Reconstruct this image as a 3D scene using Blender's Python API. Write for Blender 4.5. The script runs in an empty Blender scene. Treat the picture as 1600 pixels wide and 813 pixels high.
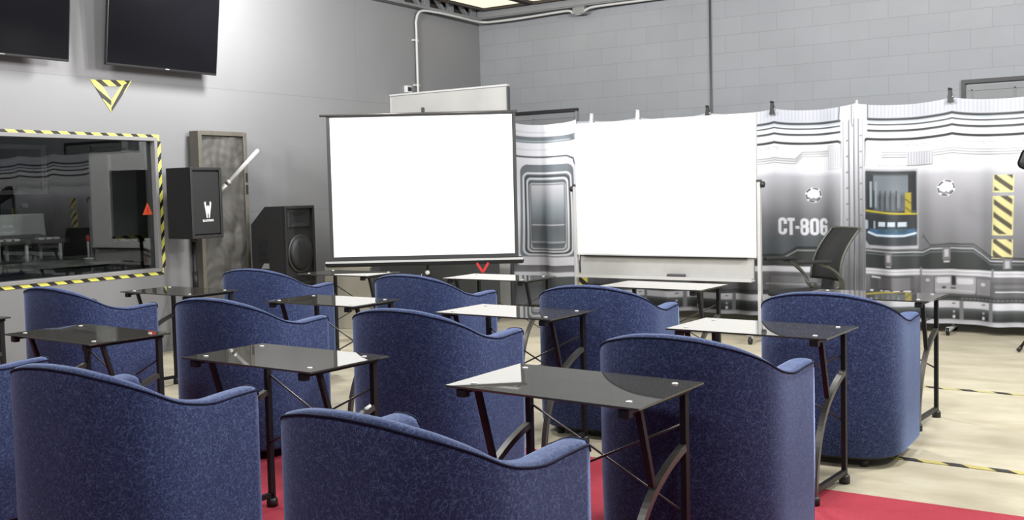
import bpy, bmesh, math, random
import numpy as np
from mathutils import Vector, Matrix
random.seed(7)
PI = math.pi
scene = bpy.context.scene
col = scene.collection

# ------------------------------------------------------------------ camera
cam_d = bpy.data.cameras.new('camera')
cam_d.sensor_width = 36.0
cam_d.lens = 36.0 * 1605.03 / 1600.0
cam_d.shift_y = -21.3 / 1600.0
cam_d.clip_start = 0.05
cam = bpy.data.objects.new('camera', cam_d)
col.objects.link(cam)
_r = Vector((0.83806, 0.54505, -0.02354)).normalized()
_w = Vector((-0.5449, 0.8367, -0.0552))
_w = (_w - _r * _w.dot(_r)).normalized()
_u = _r.cross(_w)
CAM = Vector((0, 0, 1.4373))
cam.matrix_world = Matrix(((_r.x, _u.x, -_w.x, CAM.x), (_r.y, _u.y, -_w.y, CAM.y), (_r.z, _u.z, -_w.z, CAM.z), (0, 0, 0, 1)))
scene.camera = cam

# ------------------------------------------------------------------ exposure, world, ceiling lamps
scene.view_settings.view_transform = 'Standard'
scene.view_settings.look = 'None'
scene.view_settings.gamma = 1.0
scene.view_settings.exposure = 1.0
scene.view_settings.use_curve_mapping = False
world = bpy.data.worlds.new('world')
scene.world = world
world.use_nodes = True
world.node_tree.nodes['Background'].inputs[0].default_value = (0.8, 0.85, 1, 1)
world.node_tree.nodes['Background'].inputs[1].default_value = 0.05

LAMPS = [(-6.7, 6.7, 3.5, 180), (-6.2, 3.7, 3.4, 115), (-3.2, 7.4, 3.6, 190), (0.8, 7.6, 3.6, 330), (-4.2, 3.6, 3.6, 60), (-1.2, 4.4, 3.6, 200), (2.2, 4.2, 3.6, 200), (-3.2, 0.6, 3.6, 75), (0.6, 0.4, 3.6, 85)]
for x, y, z, p in LAMPS:
    ld = bpy.data.lights.new('ceiling_lamp', 'POINT')
    ld.shadow_soft_size = 0.22
    ld.energy = p; ld.color = (1.0, 0.995, 0.98)
    lo = bpy.data.objects.new('ceiling_lamp', ld)
    lo.location = (x, y, z)
    col.objects.link(lo)

# ------------------------------------------------------------------ materials
def mat(name, color, rough=0.5, metal=0.0, noise=0.0, nscale=20.0, bump=0.0, spec=0.5, emit=None, estr=0.0, sheen=0.0):
    m = bpy.data.materials.new(name); m.use_nodes = True
    nt = m.node_tree; b = nt.nodes['Principled BSDF']
    b.inputs['Base Color'].default_value = (*color, 1)
    b.inputs['Roughness'].default_value = rough
    b.inputs['Metallic'].default_value = metal
    b.inputs['Specular IOR Level'].default_value = spec
    if sheen:
        b.inputs['Sheen Weight'].default_value = sheen
    if emit:
        b.inputs['Emission Color'].default_value = (*emit, 1); b.inputs['Emission Strength'].default_value = estr
    if noise or bump:
        tc = nt.nodes.new('ShaderNodeTexCoord'); n = nt.nodes.new('ShaderNodeTexNoise')
        n.inputs['Scale'].default_value = nscale; n.inputs['Detail'].default_value = 4
        nt.links.new(tc.outputs['Object'], n.inputs['Vector'])
        if noise:
            mx = nt.nodes.new('ShaderNodeMix'); mx.data_type = 'RGBA'
            mx.inputs['A'].default_value = (*[c * (1 - noise) for c in color], 1)
            mx.inputs['B'].default_value = (*[min(1, c * (1 + noise)) for c in color], 1)
            nt.links.new(n.outputs['Fac'], mx.inputs['Factor'])
            nt.links.new(mx.outputs['Result'], b.inputs['Base Color'])
        if bump:
            bp = nt.nodes.new('ShaderNodeBump'); bp.inputs['Strength'].default_value = bump; bp.inputs['Distance'].default_value = 0.01
            nt.links.new(n.outputs['Fac'], bp.inputs['Height'])
            nt.links.new(bp.outputs['Normal'], b.inputs['Normal'])
    return m

M = {}
M['black_plastic'] = mat('black_plastic', (0.012, 0.012, 0.013), 0.45, noise=0.15, nscale=60)
M['speaker_black'] = mat('speaker_black', (0.008, 0.008, 0.0085), 0.65, noise=0.15, nscale=30, bump=0.04)
M['grille'] = mat('grille', (0.013, 0.0135, 0.0145), 0.55, metal=0.2, noise=0.4, nscale=220, bump=0.3)
M['cone'] = mat('cone', (0.022, 0.022, 0.022), 0.5, noise=0.3, nscale=90)
M['dark_metal'] = mat('dark_metal', (0.010, 0.010, 0.012), 0.45, spec=0.3, noise=0.1, nscale=40)
M['grey_metal'] = mat('grey_metal', (0.075, 0.072, 0.068), 0.35, metal=0.4, noise=0.1, nscale=40)
M['steel'] = mat('steel', (0.32, 0.31, 0.29), 0.3, metal=0.6, noise=0.08, nscale=30)
M['white_metal'] = mat('white_metal', (0.46, 0.46, 0.46), 0.35, noise=0.04, nscale=30)
M['white_plastic'] = mat('white_plastic', (0.55, 0.55, 0.54), 0.35, noise=0.03)
M['white_board'] = mat('white_board', (0.82, 0.82, 0.82), 0.22, noise=0.01, nscale=3)
M['screen_fabric'] = mat('screen_fabric', (0.88, 0.88, 0.88), 0.85, noise=0.01, nscale=400)
M['screen_border'] = mat('screen_border', (0.035, 0.036, 0.038), 0.8, noise=0.1, nscale=200)
M['tv_glass'] = mat('tv_glass', (0.003, 0.003, 0.004), 0.1, spec=0.16, noise=0.05, nscale=2)
M['tv_bezel'] = mat('tv_bezel', (0.008, 0.008, 0.009), 0.3, noise=0.05)
M['navy_piping'] = mat('navy_piping', (0.004, 0.007, 0.028), 0.8, spec=0.2, noise=0.2, nscale=90)
M['carpet_red'] = mat('carpet_red', (0.30, 0.020, 0.038), 0.95, noise=0.25, nscale=160, bump=0.5)
M['dark_cabinet'] = mat('dark_cabinet', (0.045, 0.048, 0.046), 0.6, noise=0.15, nscale=8)
M['box_grey'] = mat('box_grey', (0.36, 0.36, 0.345), 0.5, noise=0.22, nscale=1.8)
M['cream'] = mat('cream', (0.33, 0.31, 0.25), 0.7, noise=0.06, nscale=6)
M['grey_paint'] = mat('grey_paint', (0.16, 0.165, 0.17), 0.5, noise=0.06, nscale=5)
M['dark_grey_paint'] = mat('dark_grey_paint', (0.06, 0.062, 0.066), 0.5, noise=0.1, nscale=5)
M['roof'] = mat('roof', (0.03, 0.024, 0.02), 0.8, noise=0.3, nscale=4)
M['conduit'] = mat('conduit', (0.42, 0.42, 0.41), 0.4, noise=0.05, nscale=20)
M['red'] = mat('red', (0.5, 0.02, 0.02), 0.5, noise=0.1)
M['orange'] = mat('orange', (0.55, 0.07, 0.02), 0.5, noise=0.1)
M['mesh_black'] = mat('mesh_black', (0.007, 0.0075, 0.0075), 0.7, noise=0.4, nscale=300, bump=0.3)
M['olive'] = mat('olive', (0.06, 0.062, 0.05), 0.4, noise=0.1, nscale=30)
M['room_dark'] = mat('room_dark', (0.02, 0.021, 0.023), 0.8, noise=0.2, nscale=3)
M['room_grey'] = mat('room_grey', (0.20, 0.20, 0.20), 0.8, noise=0.08, nscale=3)
M['counter'] = mat('counter', (0.085, 0.092, 0.082), 0.6, noise=0.3, nscale=14)
M['lamp_diffuser'] = mat('lamp_diffuser', (0.8, 0.75, 0.6), 0.5, noise=0.05, emit=(1.0, 0.93, 0.74), estr=0.46)
M['tray_panel'] = mat('tray_panel', (0.38, 0.375, 0.36), 0.5, noise=0.1, nscale=12)
M['block_plain'] = mat('block_plain', (0.20, 0.206, 0.215), 0.55, noise=0.06, nscale=3)
M['bronze'] = mat('bronze', (0.06, 0.057, 0.052), 0.62, metal=0.0, noise=0.55, nscale=9, bump=0.8)
M['bronze_frame'] = mat('bronze_frame', (0.10, 0.092, 0.075), 0.5, metal=0.1, noise=0.25, nscale=10)
M['tube_white'] = mat('tube_white', (0.75, 0.76, 0.78), 0.3, noise=0.03)

def hazard_mat(name, freq=9.0, axes=(0, 1, 1), light=(0.62, 0.60, 0.11)):
    m = bpy.data.materials.new(name); m.use_nodes = True; nt = m.node_tree; b = nt.nodes['Principled BSDF']
    tc = nt.nodes.new('ShaderNodeTexCoord'); d = nt.nodes.new('ShaderNodeVectorMath'); d.operation = 'DOT_PRODUCT'
    d.inputs[1].default_value = axes
    nt.links.new(tc.outputs['Object'], d.inputs[0])
    mu = nt.nodes.new('ShaderNodeMath'); mu.operation = 'MULTIPLY'; mu.inputs[1].default_value = freq
    fr = nt.nodes.new('ShaderNodeMath'); fr.operation = 'FRACT'
    gt = nt.nodes.new('ShaderNodeMath'); gt.operation = 'GREATER_THAN'; gt.inputs[1].default_value = 0.44
    nt.links.new(d.outputs['Value'], mu.inputs[0]); nt.links.new(mu.outputs[0], fr.inputs[0]); nt.links.new(fr.outputs[0], gt.inputs[0])
    mx = nt.nodes.new('ShaderNodeMix'); mx.data_type = 'RGBA'
    mx.inputs['A'].default_value = (0.012, 0.010, 0.010, 1); mx.inputs['B'].default_value = (*light, 1)
    nt.links.new(gt.outputs[0], mx.inputs['Factor']); nt.links.new(mx.outputs['Result'], b.inputs['Base Color'])
    b.inputs['Roughness'].default_value = 0.45
    return m
M['hazard_wall'] = hazard_mat('hazard_wall', 6.4, (0, 1, 1.4))
M['hazard_wall_side'] = hazard_mat('hazard_wall_side', 7.0, (0, -1.5, 1))
M['hazard_floor'] = hazard_mat('hazard_floor', 4.6, (1, 1.0, 0), (0.42, 0.36, 0.11))
M['hazard_floor_worn'] = hazard_mat('hazard_floor_worn', 4.6, (1, 1.0, 0), (0.40, 0.36, 0.17))

def fabric_mat():
    m = bpy.data.materials.new('navy_fabric'); m.use_nodes = True; nt = m.node_tree; b = nt.nodes['Principled BSDF']
    L = nt.links.new
    tc = nt.nodes.new('ShaderNodeTexCoord')
    nz = nt.nodes.new('ShaderNodeTexNoise'); nz.inputs['Scale'].default_value = 22; nz.inputs['Detail'].default_value = 2
    L(tc.outputs['Object'], nz.inputs['Vector'])
    sub = nt.nodes.new('ShaderNodeVectorMath'); sub.operation = 'SUBTRACT'; sub.inputs[1].default_value = (0.5, 0.5, 0.5)
    L(nz.outputs['Color'], sub.inputs[0])
    sc = nt.nodes.new('ShaderNodeVectorMath'); sc.operation = 'SCALE'; sc.inputs['Scale'].default_value = 0.03
    L(sub.outputs[0], sc.inputs[0])
    ad = nt.nodes.new('ShaderNodeVectorMath'); ad.operation = 'ADD'
    L(tc.outputs['Object'], ad.inputs[0]); L(sc.outputs[0], ad.inputs[1])
    fac = None
    for i, (s, off) in enumerate(((50, 0.0), (58, 3.7), (66, 8.1), (54, 12.9))):
        o = nt.nodes.new('ShaderNodeVectorMath'); o.operation = 'ADD'; o.inputs[1].default_value = (off, off * 1.3, off * 0.7)
        L(ad.outputs[0], o.inputs[0])
        v = nt.nodes.new('ShaderNodeTexNoise'); v.inputs['Scale'].default_value = s; v.inputs['Detail'].default_value = 0.6
        L(o.outputs[0], v.inputs['Vector'])
        d1 = nt.nodes.new('ShaderNodeMath'); d1.operation = 'SUBTRACT'; d1.inputs[1].default_value = 0.5; L(v.outputs['Fac'], d1.inputs[0])
        d2 = nt.nodes.new('ShaderNodeMath'); d2.operation = 'ABSOLUTE'; L(d1.outputs[0], d2.inputs[0])
        mr = nt.nodes.new('ShaderNodeMapRange'); mr.interpolation_type = 'SMOOTHSTEP'
        mr.inputs['From Min'].default_value = 0.008; mr.inputs['From Max'].default_value = 0.024
        mr.inputs['To Min'].default_value = 1; mr.inputs['To Max'].default_value = 0
        L(d2.outputs[0], mr.inputs['Value'])
        n2 = nt.nodes.new('ShaderNodeTexNoise'); n2.inputs['Scale'].default_value = 75 + 6 * i; n2.inputs['Detail'].default_value = 1
        L(o.outputs[0], n2.inputs['Vector'])
        m2 = nt.nodes.new('ShaderNodeMapRange'); m2.inputs['From Min'].default_value = 0.40; m2.inputs['From Max'].default_value = 0.52
        L(n2.outputs['Fac'], m2.inputs['Value'])
        mul = nt.nodes.new('ShaderNodeMath'); mul.operation = 'MULTIPLY'
        L(mr.outputs['Result'], mul.inputs[0]); L(m2.outputs['Result'], mul.inputs[1])
        if fac is None: fac = mul
        else:
            mxm = nt.nodes.new('ShaderNodeMath'); mxm.operation = 'MAXIMUM'
            L(fac.outputs[0], mxm.inputs[0]); L(mul.outputs[0], mxm.inputs[1]); fac = mxm
    mx = nt.nodes.new('ShaderNodeMix'); mx.data_type = 'RGBA'
    mx.inputs['A'].default_value = (0.0062, 0.0150, 0.070, 1); mx.inputs['B'].default_value = (0.050, 0.080, 0.180, 1)
    L(fac.outputs[0], mx.inputs['Factor']); L(mx.outputs['Result'], b.inputs['Base Color'])
    b.inputs['Roughness'].default_value = 0.85
    b.inputs['Sheen Weight'].default_value = 0.45
    b.inputs['Sheen Roughness'].default_value = 0.4
    b.inputs['Sheen Tint'].default_value = (0.45, 0.6, 1.0, 1)
    return m
M['fabric'] = fabric_mat()

def glass_dark():
    m = bpy.data.materials.new('smoked_glass'); m.use_nodes = True; nt = m.node_tree; nt.nodes.clear(); L = nt.links.new
    out = nt.nodes.new('ShaderNodeOutputMaterial')
    tr = nt.nodes.new('ShaderNodeBsdfTransparent'); tr.inputs[0].default_value = (0.22, 0.22, 0.21, 1)
    df = nt.nodes.new('ShaderNodeBsdfDiffuse'); df.inputs[0].default_value = (0.060, 0.058, 0.052, 1)
    m1 = nt.nodes.new('ShaderNodeMixShader'); m1.inputs[0].default_value = 0.72
    L(tr.outputs[0], m1.inputs[1]); L(df.outputs[0], m1.inputs[2])
    gl = nt.nodes.new('ShaderNodeBsdfGlossy'); gl.inputs['Roughness'].default_value = 0.015; gl.inputs[0].default_value = (0.98, 0.98, 0.97, 1)
    fr = nt.nodes.new('ShaderNodeFresnel'); fr.inputs['IOR'].default_value = 1.65
    m2 = nt.nodes.new('ShaderNodeMixShader')
    L(fr.outputs[0], m2.inputs[0]); L(m1.outputs[0], m2.inputs[1]); L(gl.outputs[0], m2.inputs[2])
    L(m2.outputs[0], out.inputs[0])
    return m
M['smoked_glass'] = glass_dark()

def glass_clear():
    m = bpy.data.materials.new('window_glass'); m.use_nodes = True; nt = m.node_tree; nt.nodes.clear(); L = nt.links.new
    out = nt.nodes.new('ShaderNodeOutputMaterial')
    tr = nt.nodes.new('ShaderNodeBsdfTransparent'); tr.inputs[0].default_value = (0.75, 0.77, 0.76, 1)
    gl = nt.nodes.new('ShaderNodeBsdfGlossy'); gl.inputs['Roughness'].default_value = 0.004; gl.inputs[0].default_value = (0.95, 0.95, 0.97, 1)
    fr = nt.nodes.new('ShaderNodeFresnel'); fr.inputs['IOR'].default_value = 1.43
    m2 = nt.nodes.new('ShaderNodeMixShader')
    L(fr.outputs[0], m2.inputs[0]); L(tr.outputs[0], m2.inputs[1]); L(gl.outputs[0], m2.inputs[2]); L(m2.outputs[0], out.inputs[0])
    return m
M['window_glass'] = glass_clear()

def concrete():
    m = bpy.data.materials.new('concrete_floor'); m.use_nodes = True; nt = m.node_tree; b = nt.nodes['Principled BSDF']; L = nt.links.new
    tc = nt.nodes.new('ShaderNodeTexCoord'); mp = nt.nodes.new('ShaderNodeMapping'); mp.inputs['Scale'].default_value = (1, 2.2, 1)
    L(tc.outputs['Object'], mp.inputs['Vector'])
    n = nt.nodes.new('ShaderNodeTexNoise'); n.inputs['Scale'].default_value = 2.2; n.inputs['Detail'].default_value = 7; n.inputs['Roughness'].default_value = 0.62
    L(mp.outputs[0], n.inputs['Vector'])
    cr = nt.nodes.new('ShaderNodeValToRGB')
    cr.color_ramp.elements[0].position = 0.32; cr.color_ramp.elements[0].color = (0.335, 0.297, 0.208, 1)
    cr.color_ramp.elements[1].position = 0.66; cr.color_ramp.elements[1].color = (0.455, 0.42, 0.318, 1)
    L(n.outputs['Fac'], cr.inputs[0]); L(cr.outputs[0], b.inputs['Base Color'])
    b.inputs['Roughness'].default_value = 0.42; b.inputs['Specular IOR Level'].default_value = 0.35
    return m
M['concrete'] = concrete()

def block_wall():
    m = bpy.data.materials.new('painted_block'); m.use_nodes = True; nt = m.node_tree; b = nt.nodes['Principled BSDF']; L = nt.links.new
    tc = nt.nodes.new('ShaderNodeTexCoord'); sx = nt.nodes.new('ShaderNodeSeparateXYZ'); cx = nt.nodes.new('ShaderNodeCombineXYZ')
    L(tc.outputs['Object'], sx.inputs[0]); L(sx.outputs['X'], cx.inputs['X'])
    az = nt.nodes.new('ShaderNodeMath'); az.operation = 'ADD'; az.inputs[1].default_value = 0.077
    L(sx.outputs['Z'], az.inputs[0]); L(az.outputs[0], cx.inputs['Y'])
    br = nt.nodes.new('ShaderNodeTexBrick'); L(cx.outputs[0], br.inputs['Vector'])
    br.inputs['Scale'].default_value = 1.0; br.inputs['Brick Width'].default_value = 0.406; br.inputs['Row Height'].default_value = 0.203
    br.inputs['Mortar Size'].default_value = 0.004; br.inputs['Mortar Smooth'].default_value = 0.6
    br.inputs['Color1'].default_value = (0.222, 0.233, 0.247, 1); br.inputs['Color2'].default_value = (0.208, 0.218, 0.232, 1)
    br.inputs['Mortar'].default_value = (0.178, 0.183, 0.19, 1)
    n = nt.nodes.new('ShaderNodeTexNoise'); n.inputs['Scale'].default_value = 1.8; n.inputs['Detail'].default_value = 5
    L(tc.outputs['Object'], n.inputs['Vector'])
    mr = nt.nodes.new('ShaderNodeMapRange'); mr.inputs['To Min'].default_value = 0.9; mr.inputs['To Max'].default_value = 1.1
    L(n.outputs['Fac'], mr.inputs['Value'])
    mx = nt.nodes.new('ShaderNodeMix'); mx.data_type = 'RGBA'; mx.blend_type = 'MULTIPLY'; mx.inputs['Factor'].default_value = 1
    L(br.outputs['Color'], mx.inputs['A']); L(mr.outputs['Result'], mx.inputs['B']); L(mx.outputs['Result'], b.inputs['Base Color'])
    bp = nt.nodes.new('ShaderNodeBump'); bp.inputs['Strength'].default_value = 0.22; bp.inputs['Distance'].default_value = 0.003; bp.invert = True
    L(br.outputs['Fac'], bp.inputs['Height']); L(bp.outputs['Normal'], b.inputs['Normal'])
    b.inputs['Roughness'].default_value = 0.55
    return m
M['block'] = block_wall()

def plaster():
    m = bpy.data.materials.new('grey_wall_paint'); m.use_nodes = True; nt = m.node_tree; b = nt.nodes['Principled BSDF']; L = nt.links.new
    tc = nt.nodes.new('ShaderNodeTexCoord')
    n = nt.nodes.new('ShaderNodeTexNoise'); n.inputs['Scale'].default_value = 0.9; n.inputs['Detail'].default_value = 4
    L(tc.outputs['Object'], n.inputs['Vector'])
    cr = nt.nodes.new('ShaderNodeValToRGB')
    cr.color_ramp.elements[0].position = 0.3; cr.color_ramp.elements[0].color = (0.168, 0.169, 0.174, 1)
    cr.color_ramp.elements[1].position = 0.7; cr.color_ramp.elements[1].color = (0.182, 0.183, 0.188, 1)
    L(n.outputs['Fac'], cr.inputs[0])
    # faint panel joints: one level line every 1.22 m, upright every 2.44 m
    sx = nt.nodes.new('ShaderNodeSeparateXYZ'); cx = nt.nodes.new('ShaderNodeCombineXYZ')
    L(tc.outputs['Object'], sx.inputs[0]); L(sx.outputs['Y'], cx.inputs['X'])
    az = nt.nodes.new('ShaderNodeMath'); az.operation = 'ADD'; az.inputs[1].default_value = 1.165
    L(sx.outputs['Z'], az.inputs[0]); L(az.outputs[0], cx.inputs['Y'])
    br = nt.nodes.new('ShaderNodeTexBrick'); L(cx.outputs[0], br.inputs['Vector'])
    br.inputs['Scale'].default_value = 1; br.inputs['Brick Width'].default_value = 9.0; br.inputs['Row Height'].default_value = 1.22
    br.inputs['Mortar Size'].default_value = 0.003
    mx = nt.nodes.new('ShaderNodeMix'); mx.data_type = 'RGBA'; mx.inputs['B'].default_value = (0.10, 0.10, 0.105, 1)
    ml = nt.nodes.new('ShaderNodeMath'); ml.operation = 'MULTIPLY'; ml.inputs[1].default_value = 0.6
    L(br.outputs['Fac'], ml.inputs[0]); L(ml.outputs[0], mx.inputs['Factor']); L(cr.outputs[0], mx.inputs['A'])
    L(mx.outputs['Result'], b.inputs['Base Color'])
    b.inputs['Roughness'].default_value = 0.5
    return m
M['plaster'] = plaster()

def print_mat():
    m = bpy.data.materials.new('printed_cloth'); m.use_nodes = True; nt = m.node_tree; b = nt.nodes['Principled BSDF']; L = nt.links.new
    a = nt.nodes.new('ShaderNodeVertexColor'); a.layer_name = 'print'
    n = nt.nodes.new('ShaderNodeTexNoise'); n.inputs['Scale'].default_value = 350
    tc = nt.nodes.new('ShaderNodeTexCoord'); L(tc.outputs['Object'], n.inputs['Vector'])
    bp = nt.nodes.new('ShaderNodeBump'); bp.inputs['Strength'].default_value = 0.05
    L(n.outputs['Fac'], bp.inputs['Height']); L(bp.outputs['Normal'], b.inputs['Normal'])
    L(a.outputs['Color'], b.inputs['Base Color'])
    b.inputs['Roughness'].default_value = 0.42; b.inputs['Specular IOR Level'].default_value = 0.45
    return m
M['printed_cloth'] = print_mat()

# ------------------------------------------------------------------ mesh helpers
class MB:
    def __init__(self): self.bm = bmesh.new()
    def _fin(self, geom_v, mi, mtx):
        if mtx is not None: bmesh.ops.transform(self.bm, matrix=mtx, verts=geom_v)
        fs = set()
        for v in geom_v:
            for f in v.link_faces: fs.add(f)
        for f in fs: f.material_index = mi
    def box(self, c, s, rot=None, mi=0, bev=0.0, seg=2):
        r = bmesh.ops.create_cube(self.bm, size=1.0)
        vs = r['verts']
        bmesh.ops.scale(self.bm, vec=Vector(s), verts=vs)
        if bev:
            es = list({e for v in vs for e in v.link_edges})
            rb = bmesh.ops.bevel(self.bm, geom=es, offset=bev, segments=seg, affect='EDGES', profile=0.5)
            vs = list({v for f in rb['faces'] for v in f.verts} | {v for v in vs if v.is_valid})
            # collect whole island
            st = list(vs); seen = set(vs)
            while st:
                v = st.pop()
                for e in v.link_edges:
                    o = e.other_vert(v)
                    if o not in seen: seen.add(o); st.append(o)
            vs = list(seen)
        m = Matrix.Translation(Vector(c))
        if rot is not None: m = m @ rot.to_4x4()
        self._fin(vs, mi, m)
        return self
    def tube(self, pts, r, seg=10, mi=0, caps=True):
        pts = [Vector(p) for p in pts]; n = len(pts)
        rad = r if isinstance(r, (list, tuple)) else [r] * n
        rings = []; up = None
        for i, p in enumerate(pts):
            d = (pts[min(i + 1, n - 1)] - pts[max(i - 1, 0)]).normalized()
            if up is None:
                up = Vector((0, 0, 1)) if abs(d.z) < 0.9 else Vector((1, 0, 0))
            x = d.cross(up)
            if x.length < 1e-6: x = d.orthogonal()
            x.normalize(); y = x.cross(d).normalized(); up = y
            rings.append([self.bm.verts.new(p + (x * math.cos(2 * PI * k / seg) + y * math.sin(2 * PI * k / seg)) * rad[i]) for k in range(seg)])
        for a, b in zip(rings[:-1], rings[1:]):
            for k in range(seg):
                f = self.bm.faces.new((a[k], a[(k + 1) % seg], b[(k + 1) % seg], b[k])); f.material_index = mi; f.smooth = True
        if caps:
            f = self.bm.faces.new(rings[0][::-1]); f.material_index = mi
            f = self.bm.faces.new(rings[-1]); f.material_index = mi
        return self
    def bar(self, pts, w, h, side=(1, 0, 0), mi=0):
        """rectangular bar swept along pts; side = width direction"""
        pts = [Vector(p) for p in pts]; n = len(pts); s = Vector(side).normalized(); rings = []
        for i, p in enumerate(pts):
            d = (pts[min(i + 1, n - 1)] - pts[max(i - 1, 0)]).normalized()
            t = d.cross(s).normalized()
            rings.append([self.bm.verts.new(p + s * a * w / 2 + t * b * h / 2) for a, b in ((-1, -1), (1, -1), (1, 1), (-1, 1))])
        for a, b in zip(rings[:-1], rings[1:]):
            for k in range(4):
                f = self.bm.faces.new((a[k], a[(k + 1) % 4], b[(k + 1) % 4], b[k])); f.material_index = mi
        f = self.bm.faces.new(rings[0][::-1]); f.material_index = mi
        f = self.bm.faces.new(rings[-1]); f.material_index = mi
        return self
    def lathe(self, prof, c=(0, 0, 0), seg=24, mi=0, axis=None):
        """prof: (radius, height); axis = matrix turning +Z to the wanted axis"""
        rings = []; m = Matrix.Translation(Vector(c)) @ (axis.to_4x4() if axis is not None else Matrix())
        for r, z in prof:
            rings.append([self.bm.verts.new(m @ Vector((r * math.cos(2 * PI * k / seg), r * math.sin(2 * PI * k / seg), z))) for k in range(seg)])
        for a, b in zip(rings[:-1], rings[1:]):
            for k in range(seg):
                f = self.bm.faces.new((a[k], a[(k + 1) % seg], b[(k + 1) % seg], b[k])); f.material_index = mi; f.smooth = True
        f = self.bm.faces.new(rings[0][::-1]); f.material_index = mi
        f = self.bm.faces.new(rings[-1]); f.material_index = mi
        return self
    def prism(self, poly, depth, mtx=None, mi=0, bev=0.0):
        """poly in local XY, extruded +Z by depth"""
        a = [self.bm.verts.new((x, y, 0)) for x, y in poly]; b = [self.bm.verts.new((x, y, depth)) for x, y in poly]
        n = len(poly)
        fs = [self.bm.faces.new(a[::-1]), self.bm.faces.new(b)]
        for k in range(n): fs.append(self.bm.faces.new((a[k], a[(k + 1) % n], b[(k + 1) % n], b[k])))
        for f in fs: f.material_index = mi
        bmesh.ops.recalc_face_normals(self.bm, faces=fs)
        vs = a + b
        if mtx is not None: bmesh.ops.transform(self.bm, matrix=mtx.to_4x4(), verts=vs)
        return self
    def grid(self, rows, mi=0, closed=False, smooth=True):
        vr = [[self.bm.verts.new(p) for p in r] for r in rows]
        for a, b in zip(vr[:-1], vr[1:]):
            m = len(a)
            for k in range(m if closed else m - 1):
                f = self.bm.faces.new((a[k], a[(k + 1) % m], b[(k + 1) % m], b[k])); f.material_index = mi; f.smooth = smooth
        return vr
    def build(self, name, mats, parent=None, smooth=False, recalc=True):
        if recalc: bmesh.ops.recalc_face_normals(self.bm, faces=self.bm.faces[:])
        me = bpy.data.meshes.new(name); self.bm.to_mesh(me); self.bm.free()
        for m in (mats if isinstance(mats, (list, tuple)) else [mats]): me.materials.append(m)
        if smooth:
            for p in me.polygons: p.use_smooth = True
        o = bpy.data.objects.new(name, me); col.objects.link(o)
        if parent is not None: o.parent = parent
        return o

def thing(name, label, cat, loc=(0, 0, 0), rotz=0.0, group=None):
    o = bpy.data.objects.new(name, None); col.objects.link(o)
    o.empty_display_size = 0.1
    o.location = loc; o.rotation_euler = (0, 0, rotz); o['label'] = label; o['category'] = cat
    if group: o['group'] = group
    return o
def tag(o, label, cat, group=None):
    o['label'] = label; o['category'] = cat
    if group: o['group'] = group
    return o
def struct(o): o['kind'] = 'structure'; return o
def dup(root, label, loc, rotz):
    r = root.copy(); col.objects.link(r); r.location = loc; r.rotation_euler = (0, 0, rotz); r['label'] = label
    for ch in list(root.children):
        c = ch.copy(); col.objects.link(c); c.parent = r
        for g in list(ch.children):
            d = g.copy(); col.objects.link(d); d.parent = c
    return r
def Rz(a): return Matrix.Rotation(a, 3, 'Z')
def Rx(a): return Matrix.Rotation(a, 3, 'X')
def Ry(a): return Matrix.Rotation(a, 3, 'Y')
def onray(px, py, depth):
    d = _r * ((px - 800) / 1605.03) - _u * ((py - 385.2) / 1605.03) + _w
    return CAM + d * depth

# ------------------------------------------------------------------ room shell
XL, YB, XR, YF, ZC = -7.945, 11.5, 4.6, -3.2, 3.98
fl = MB(); fl.box(((XL + XR) / 2, (YB + YF) / 2, -0.06), (XR - XL + 0.6, YB - YF + 0.6, 0.12)); struct(fl.build('floor', M['concrete']))
ce = MB(); ce.box(((XL + XR) / 2, (YB + YF) / 2, ZC + 0.05), (XR - XL + 0.6, YB - YF + 0.6, 0.1))
for i in range(40):
    ce.box(((XL + XR) / 2, YF + 0.2 + i * 0.37, ZC - 0.012), (XR - XL, 0.12, 0.03))
struct(ce.build('ceiling', M['roof']))
WY0, WY1, WZ0, WZ1 = 3.62, 6.185, 0.776, 1.974        # window opening in the left wall
T = 0.14
wl = MB()
def wbox(y0, y1, z0, z1): wl.box((XL - T / 2, (y0 + y1) / 2, (z0 + z1) / 2), (T, y1 - y0, z1 - z0))
wbox(YF, WY0, 0, ZC); wbox(WY1, YB + 0.2, 0, ZC); wbox(WY0, WY1, 0, WZ0); wbox(WY0, WY1, WZ1, ZC)
struct(wl.build('wall_left', M['plaster']))
b = MB(); b.box(((XL + XR) / 2, YB + 0.1, ZC / 2), (XR - XL, 0.2, ZC)); struct(b.build('wall_back', M['block']))
b = MB(); b.box((XR + 0.1, (YB + YF) / 2, ZC / 2), (0.2, YB - YF + 0.4, ZC)); struct(b.build('wall_right', M['block']))
b = MB(); b.box(((XL + XR) / 2, YF - 0.1, ZC / 2), (XR - XL, 0.2, ZC)); struct(b.build('wall_front', M['block']))

# red carpet: two strips under the seating
b = MB(); b.box(((-7.4 + 3.6) / 2, (4.752 + -2.6) / 2, 0.0015), (11.0, 7.352, 0.003))
tag(b.build('carpet', M['carpet_red']), 'red carpet laid on the concrete floor under the nearer rows of seats', 'carpet')

# steel beam over the back wall
b = MB(); b.box((-1.7, 11.40, 3.755), (12.4, 0.2, 0.09)); b.box((-1.7, 11.38, 3.705), (12.4, 0.12, 0.02))
struct(b.build('trim_1', M['grey_paint']))
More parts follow.
